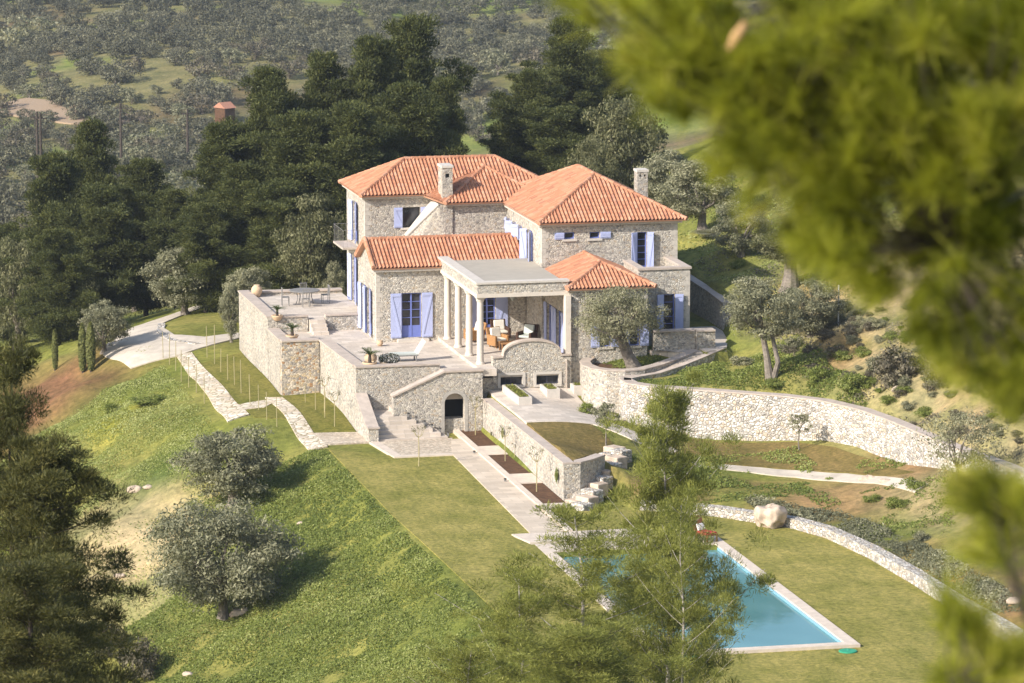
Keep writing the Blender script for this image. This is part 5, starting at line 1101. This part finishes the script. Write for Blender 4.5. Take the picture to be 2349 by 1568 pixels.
# far house and road
b = ground(516,284); fh_ = empty('cottage', (b[0],b[1],b[2]+1.2), .5); tag(fh_, 'small distant cottage with a faded red roof among the trees', 'house')
mb = MB(); mb.box(-.9,.9,-1.2,1.2,-4,1.0); mb.build('wall', M['soil'], fh_); mb = MB(); mb.prismX([(-1.4,.95),(1.4,.95),(0,1.75)], -1.05, 1.05); mb.build('roof', plain('faded_roof',(.42,.20,.13),.9), fh_)
def strip_on(name, pts, w, mat, dz=.25):
    P = [ground(*p)[:2] for p in pts]; L_, R2 = [], []
    for i, p in enumerate(P):
        t = P[min(i+1,len(P)-1)]-P[max(i-1,0)]; t /= np.linalg.norm(t); a = np.array([-t[1], t[0]]); L_.append(tuple(p+a*w)); R2.append(tuple(p-a*w))
    return drape(name, L_+R2[::-1], dz, mat, step=6, skirt=1)
strip_on('road', [(0,247),(60,255),(130,265),(200,275),(292,288)], 4.5, plain('dirt_road',(.33,.24,.16),.95))
# hillside trees
FT = [olive_data(500+i, 2.3, .15, .62, 'far', 44, 36, .17, r0=.12, clr=.32) for i in range(5)]
FB = [olive_data(510+i, 2.1, .15, .6, 'scrub', 30, 28, .18, r0=.12, clr=.32) for i in range(2)]
FP = [olive_data(520+i, 2.0, .15, .6, 'olive', 34, 26, .18, r0=.12, clr=.32) for i in range(1)]
cand = []
rr = random.Random(3)
for _ in range(11000):
    u, v = rr.uniform(-700, 3000), rr.uniform(-25, 540)
    dd = (36.2+35)/math.tan(CT-math.atan((784-v)/F)); 
    w_ = (dd/600)**2
    if rr.random() > min(1, w_*.9): continue
    cand.append((u, v))
pts = []
for u, v in cand:
    if v > 330 and 470 < u: continue
    if u < 310 and abs(v-(247+u*.14)) < 7+(300-u)*.012: continue
    shade = v < 22 and u < 620 or (u < 460 and v > 310)  # shadow zones, left unthinned so dense trees stand for the shade
    if 1450 < u < 2400 and v > 130: continue
    b = ground(u, v, 250)
    if b[1] < 150: continue
    dens = float(fbm(np.array([b[0]]), np.array([b[1]]), 30, 77)[0])
    if dens < .41 and rr.random() < .8 and not shade: continue
    if any((b[0]-q[0])**2+(b[1]-q[1])**2 < 17 for q, *_ in pts): continue
    pts.append((b, u, v))
pts.sort(key=lambda t: (not -30 < t[1] < 2380, np.linalg.norm(t[0]-CAM)))
print('hill trees', len(pts))
for i, (b, u, v) in enumerate(pts[:280]):
    k = rr.random(); dt = FB[i%2] if k < .25 else (FP[0] if k > .85 else FT[i%5]); s = rr.uniform(.55,1.5)
    if v < 25: s *= 1.25
    r_ = plant_tree('hillside_olive', dt, b, rr.uniform(0,6.28), (s,s,s*rr.uniform(.8,1.1)), 'one of many grey-green olives dotted over the far hillside', 'olive tree', 'olive trees on the far hillside')
VV, TT = [], []
tmp = np.zeros(0)
base_arr = []
for dt in FT[:2]+FB[:1]:
    me = dt[1]; a = np.zeros(len(me.vertices)*3, dtype=np.float32); me.vertices.foreach_get('co', a); t = np.zeros(len(me.polygons), dtype=np.float32); me.attributes['tint'].data.foreach_get('value', t); base_arr.append((a.reshape(-1,3), t))
for i, (b, u, v) in enumerate(pts[280:]):
    a, t = base_arr[i%3]; g = rr.uniform(0,6.28); s = rr.uniform(.8,1.4)*(1.3 if v < 25 else 1); c_, s_ = math.cos(g), math.sin(g)
    VV.append(a@np.array([[c_,s_,0],[-s_,c_,0],[0,0,1]])*s+b); TT.append(np.clip(t*(.35 if v < 22 and u < 620 else 1)-(.1 if i%3 else 0)+rr.uniform(-.15,.15),0,1))  # lowered tint at the top left paints shadow onto those trees
if VV:
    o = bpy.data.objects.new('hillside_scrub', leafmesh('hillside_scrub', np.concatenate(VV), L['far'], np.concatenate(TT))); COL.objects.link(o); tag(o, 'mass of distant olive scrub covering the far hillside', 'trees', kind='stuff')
# prickly pear clumps at the far left
for i, (u, v, s) in enumerate(((62,100,1.6),(18,132,1.5))):
    b = ground(u, v); rg = np.random.default_rng(600+i); cs = ellipsoid_clumps(rg, 26, 2.6*s, .6, .1)+np.array([0,0,1.5*s]); V, T = clump_leaves(rg, cs, [.9*s]*len(cs), 16, .32, .7); r_ = empty('cactus_clump', b); o = bpy.data.objects.new('pads', leafmesh('pads', V, L['palolive'], np.clip(T-.1,0,1))); COL.objects.link(o); o.parent = r_; tag(r_, ('larger' if i == 0 else 'lower')+' pale prickly pear clump on the far hillside at the left', 'cactus')
# leafy slope and bank vegetation (uncountable)
def cover(name, label, regions, n, size, mat, h=.15, test=None, tb=0):
    Q_ = []
    for (x0,x1,y0,y1,wt) in regions:
        k = int(n*wt); Q_.append(np.column_stack([rng.uniform(x0,x1,k), rng.uniform(y0,y1,k)]))
    Q_ = np.concatenate(Q_); d = fbm(Q_[:,0], Q_[:,1], 1.6, 88)
    keep = rng.random(len(Q_)) < np.clip((d-.22)*4, 0, 1)
    if test is not None: keep &= test(Q_)
    Q_ = Q_[keep]; d = d[keep]; z = Hs(Q_); hh = np.clip((d-.3)*3,0.1,1)*h
    c = np.column_stack([Q_, z+rng.uniform(.02,1,len(Q_))*hh]); V = leaves(c, np.tile([-.3,-.3,1.0],(len(c),1)), size, .5, .75)
    o = bpy.data.objects.new(name, leafmesh(name, V, mat, np.clip(rng.normal(.42,.2,len(c))+(d-.5)*.8+(fbm(Q_[:,0],Q_[:,1],5.5,17)-.5)*.9+tb,0,1))); COL.objects.link(o); tag(o, label, name.replace('_',' '), kind='stuff'); return o
def slopeL(Q_):
    x, y = Q_[:,0], Q_[:,1]; edge = np.where(y < -5, -8.7, -8.7-(y+5)*.55); return (x < edge+rng.random(len(x))**2*1.1) & ~((x < -15.4) & (y > -16) & (rng.random(len(x)) < .9))
cover('ground_cover', 'lush leafy weeds covering the grassy bank below the lawn', [(-20,-8.6,-50,-4,1.0)], 230000, .058, L['grass'], .17, slopeL)
cover('wild_grass', 'rough wild grass on the upper left slope', [(-24,-10.8,-4,24,1.0)], 120000, .05, L['grass'], .06, lambda Q_: (Q_[:,0] < np.where(Q_[:,1] < 1.5, -9.5, -13.2)+rng.random(len(Q_))*.5) & (blob(Q_[:,0],Q_[:,1],-19.5,24,8,9)+blob(Q_[:,0],Q_[:,1],-18,-5,4.6,8) < .3*rng.random(len(Q_))+.15), .12)
cover('short_turf', 'short tufted turf among the stakes and terraces', [(-11.5,-6.6,-.3,20,.8)], 30000, .03, L['grass'], .03, lambda Q_: inpoly(Q_, [(-8.75,8.2),(-8.75,20),(-11.2,18.5),(-10.9,2.5),(-8.9,1.5),(-8.6,-.4),(-6.7,-.5),(-6.9,7.9)]), 0)
inZ = lambda Q_: inpoly(Q_, ZI)
cover('bank_weeds', 'green weeds on the bank above the pool wall', [(3,12,-22,-13.5,.55),(9.8,15.5,-34,-18,.45)], 36000, .06, L['grass'], .16, lambda Q_: inpoly(Q_, ZI) & (fbm(Q_[:,0],Q_[:,1],3,55) > .5), -.05)
cover('dark_hedge', 'dark low hedge strip behind the pool wall', [(7,13,-46,-22,1)], 60000, .06, L['olive'], .3, lambda Q_: inpoly(Q_, ZI) & ~inpoly(np.column_stack([Q_[:,0]-1.5, Q_[:,1]-.9]), ZI), -.1)
cover('slope_herbs', 'dark green herbs in rows in the bed above the big curved wall', [(6,15,-15,-3.5,1)], 46000, .06, L['grass'], .22, lambda Q_: ~inpoly(Q_, ZI) & ~inpoly(Q_, ZR_) & (Q_[:,1] < -4.9+(Q_[:,0]-6)*.5-.6), -.22)
cover('dry_scrub', 'dry scrubby weeds on the right-hand bank', [(12,28,-40,16,1)], 60000, .07, L['scrub'], .2, lambda Q_: ~inpoly(Q_, ZI) & ~inpoly(Q_, ZR_) & (Q_[:,0] > 14) & (fbm(Q_[:,0],Q_[:,1],5,66) > .48), .1)
cover('meadow_grass', 'sunlit rough grass on the slope behind the house', [(12.5,34,0,45,1)], 30000, .08, L['grass'], .1, lambda Q_: ~inpoly(Q_, ZR_) & (Q_[:,0] > 13.8), .15)
cover('planter_herbs', 'dark herbs growing at the foot of the planter olive', [(4.8,9.2,-4.2,0,1)], 5000, .06, L['grass'], .12, lambda Q_: inpoly(Q_, [(5.9,-.4),(5.2,-1.2),(4.95,-2.6),(5.3,-3.8),(6.9,-4.0),(7.95,-3.1),(9.1,-2.0),(8,0)]), -.25)
cover('bed_weeds', 'sparse weeds in the flower beds', [(-1.5,-.75,-19,-1.5,1)], 900, .04, L['grass'], .08, None, -.1)
# ------------------------------------------------------------------ middle-distance and near pines
mp = pine_data(700, 15, 3.6, 'midpine', .12, 300, 'barkpale', 15, .10, .14, asp=.11, r0=.15, clr=.23, droop=.03, taper=.42, lift=.55, lobe=1.5)
mp2 = pine_data(701, 15, 3.6, 'midpine', .115, 270, 'barkpale', 12, .18, .12, asp=.11, r0=.13, clr=.25, droop=.03, taper=.34, lift=.5, lobe=1.5)
mp4 = pine_data(703, 15, 3.6, 'midpine', .11, 190, 'barkpale', 11, .14, .10, asp=.11, r0=.13, clr=.20, droop=.02, taper=.35, lift=.55, lobe=1.5)
mp3 = pine_data(702, 15, 3.6, 'midpine', .115, 330, 'barkdk', 14, .06, .10, asp=.11, r0=.17, clr=.27, droop=.03, taper=.34, lift=.5, lobe=1.4)
def near_pine(data, u, vt, d, wpx, label, Ht=15, Rb=3.6, rz=0, name='pine_tree'):
    t = at(u, vt, d=d); g = H(t[0], t[1]); h = t[2]-g; sc = wpx/(F/d)/Rb; return plant_tree(name, data, (t[0],t[1],g), rz, (sc,sc,h/Ht), label, 'tree')
near_pine(mp, 1535, 912, 136, 165, 'sunlit green pine standing in front of the pool, tallest of the foreground', rz=.4)
near_pine(mp2, 1325, 1185, 130, 225, 'broad green pine at the bottom centre overlapping the lawn', rz=2.0)
near_pine(mp4, 1565, 1160, 128, 125, 'slim pine with a pale trunk in front of the pool water', rz=4.4)
near_pine(mp2, 1190, 1330, 126, 150, 'low green pine at the bottom edge left of centre', rz=1.0)
near_pine(mp3, 1330, 1450, 122, 230, 'pine crown cut by the bottom edge below the pool', rz=3.0)
near_pine(mp2, 1080, 1470, 124, 140, 'small pine top at the bottom edge beside the leafy bank', rz=5.0)
dk = pine_data(710, 15, 3.6, 'shadepine', .085, 430, 'barkdk', 15, .12, .15, asp=.16, r0=.2, clr=.23, droop=.04, taper=.45)
dk2 = pine_data(711, 15, 3.6, 'shadepine', .085, 430, 'barkdk', 15, .14, .15, asp=.16, r0=.2, clr=.23, droop=.04, taper=.4)
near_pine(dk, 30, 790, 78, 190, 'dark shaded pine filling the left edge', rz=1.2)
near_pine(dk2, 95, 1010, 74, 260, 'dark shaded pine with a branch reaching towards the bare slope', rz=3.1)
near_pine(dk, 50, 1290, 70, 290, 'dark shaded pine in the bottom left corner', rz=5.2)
# ------------------------------------------------------------------ blurred branches close to the camera
def near_branch(label, poly, org, seed, ntuft, dr=(10.8,13.2), nbr=7, holes=()):
    rg = np.random.default_rng(seed); root = empty('pine_tree', tuple(at(org[0], org[1]+9000, d=12.5))); g = np.array(root.location); g[2] = H(g[0], g[1]); root.location = tuple(g); tag(root, label, 'tree')
    loc = lambda P: P-g
    PP = np.array(poly); q = []
    while len(q) < ntuft:
        c = np.column_stack([rg.uniform(PP[:,0].min(), PP[:,0].max(), 400), rg.uniform(PP[:,1].min(), PP[:,1].max(), 400)]); c = c[inpoly(c, poly)]
        nn = fbm(c[:,0]+seed*50, c[:,1], 150, 5); c = c[rg.random(len(c)) < np.clip((nn-.34)*4.6, .06, 1)]; q += list(c)
    q = np.array(q[:ntuft]); dep = rg.uniform(*dr, ntuft)
    W_ = np.array([at(a, b, d=d_) for (a, b), d_ in zip(q, dep)])
    O3 = at(org[0], org[1], d=(dr[0]+dr[1])/2)
    tb = MB(); tb.tube([(0,0,-1), tuple(loc(O3)*.6), tuple(loc(O3)), tuple(loc(O3)+np.array([0,0,1.8]))], [.16,.12,.08,.05], 10); tb.build('trunk', M['barkpale'], root)
    idx = rg.choice(ntuft, nbr, replace=False); bpts = []
    bm_ = MB()
    for k in idx:
        e = W_[k]; m1 = O3*.6+e*.4+rg.normal(0,.05,3)+np.array([0,0,.05]); pts_ = [O3, m1, O3*.25+e*.75+rg.normal(0,.03,3), e]
        bm_.tube([tuple(loc(p)) for p in pts_], [.015,.010,.006,.003], 6, caps=False)
        for a, b in zip(pts_[:-1], pts_[1:]):
            for s in np.linspace(0,1,8): bpts.append(a*(1-s)+b*s)
    bm_.build('branch', M['bark'], root); bpts = np.array(bpts)
    tw = MB(); NV = []; NT = []
    for i, p in enumerate(W_):
        j = np.argmin(((bpts-p)**2).sum(1)); s = bpts[j]; d = p-s; Ld = np.linalg.norm(d)
        if Ld > .02: tw.tube([tuple(loc(s)), tuple(loc((s+p)/2+rg.normal(0,.01,3))), tuple(loc(p))], [.003,.002,.0015], 4, caps=False)
        d = d/(Ld+1e-6)+np.array([-.35,-.2,.25])+rg.normal(0,.35,3); d /= np.linalg.norm(d)
        n = int(rg.integers(55,95)); ln = rg.uniform(.065,.12,n)
        dirs = d*rg.uniform(.4,1.3,(n,1))+rg.normal(0,.36,(n,3)); dirs /= np.linalg.norm(dirs,axis=1)[:,None]
        st_ = p-d*rg.uniform(0,.07,(n,1)); en = st_+dirs*ln[:,None]; sd = np.cross(dirs, rg.normal(0,1,(n,3))); sd /= np.linalg.norm(sd,axis=1)[:,None]; w = .0014
        NV.append(np.stack([st_-sd*w, st_+sd*w, en+sd*w*.5, en-sd*w*.5], 1).reshape(-1,3)); NT.append(np.clip(rg.normal(.5+rg.normal(0,.24),.14,n),0,1))
    tw.build('twigs', M['barkdk'], root)
    o = bpy.data.objects.new('needles', leafmesh('needles', loc(np.concatenate(NV)), L['nearpine'], np.concatenate(NT))); COL.objects.link(o); o.parent = root
    return root, g
P1 = [(1240,-60),(1265,30),(1330,50),(1410,30),(1440,110),(1425,160),(1500,235),(1520,300),(1600,340),(1650,400),(1700,385),(1690,440),(1730,500),(1800,520),(1830,580),(1930,610),(1990,660),(2060,690),(2100,760),(2150,790),(2190,850),(2260,880),(2349,940),(2420,960),(2420,-60)]
root, g = near_branch('out-of-focus pine boughs hanging across the upper right close to the camera', P1, (2760,250), 31, 1500, nbr=12)
c0 = at(1690,85,d=11.0)-g; mb = MB(); mb.tube([tuple(c0+np.array(rt)*(-.022)-np.array(up)*.035), tuple(c0), tuple(c0+np.array(rt)*.022+np.array(up)*.035)], [.006,.016,.009], 10); mb.build('pine_cone', plain('dry_cone',(.45,.27,.13),.8), root, smooth=True)
P2 = [(2190,1120),(2250,1085),(2320,1120),(2420,1150),(2420,1640),(2160,1640),(2130,1500),(2150,1350),(2200,1390),(2240,1450),(2330,1500),(2380,1440),(2330,1340),(2240,1310),(2175,1240)]
near_branch('out-of-focus pine bough rising in the lower right corner close to the camera', [(a+22, b) for a, b in P2], (2580,1750), 32, 230, nbr=6)
# ------------------------------------------------------------------ light, world, camera
SD = np.array([.78,.36,-.51]); SD /= np.linalg.norm(SD)
sun = bpy.data.lights.new('sun','SUN'); sun.energy = 4.3; sun.angle = R(.5); sun.color = (1,.94,.85)
so = bpy.data.objects.new('sun', sun); COL.objects.link(so); so.rotation_euler = Vector(SD).to_track_quat('-Z','Y').to_euler(); so.location = (-60,-40,60)
w = bpy.data.worlds.new('World'); SC.world = w; w.use_nodes = True; nt = w.node_tree; nt.nodes.clear()
sky = nt.nodes.new('ShaderNodeTexSky'); sky.sky_type = 'NISHITA'; sky.sun_disc = False; sky.sun_elevation = math.asin(-SD[2]); sky.sun_rotation = math.atan2(-SD[0], -SD[1]); sky.air_density = 1.0; sky.dust_density = 1.5
bg = nt.nodes.new('ShaderNodeBackground'); bg.inputs[1].default_value = .14; wo = nt.nodes.new('ShaderNodeOutputWorld'); nt.links.new(sky.outputs[0], bg.inputs[0]); nt.links.new(bg.outputs[0], wo.inputs[0])
cam = bpy.data.cameras.new('camera'); cam.sensor_width = 36; cam.lens = F/2349*36; cam.clip_end = 5000; cam.clip_start = .5
co = bpy.data.objects.new('camera', cam); COL.objects.link(co); co.location = tuple(CAM)
co.matrix_world = Matrix(((rt[0],up[0],-fw[0],CAM[0]),(rt[1],up[1],-fw[1],CAM[1]),(rt[2],up[2],-fw[2],CAM[2]),(0,0,0,1)))
cam.dof.use_dof = True; cam.dof.focus_distance = 212; cam.dof.aperture_fstop = 5.6
SC.camera = co
SC.view_settings.view_transform = 'Standard'; SC.view_settings.look = 'None'; SC.view_settings.exposure = .62; SC.view_settings.gamma = 1
hz = MB(); hz.box(-640,960,-440,2260,-75,95); m, nt2 = newmat('haze_air'); vp = nt2.nodes.new('ShaderNodeVolumePrincipled'); vp.inputs['Color'].default_value = (.80,.87,1,1); vp.inputs['Density'].default_value = .00012; vp.inputs['Anisotropy'].default_value = .2
mo = nt2.nodes.new('ShaderNodeOutputMaterial'); nt2.links.new(vp.outputs[0], mo.inputs['Volume']); hz.build('haze', m, kind='stuff', label='thin pale haze filling the valley air')
SC.cycles.max_bounces = 6; SC.cycles.diffuse_bounces = 3; SC.cycles.transparent_max_bounces = 4
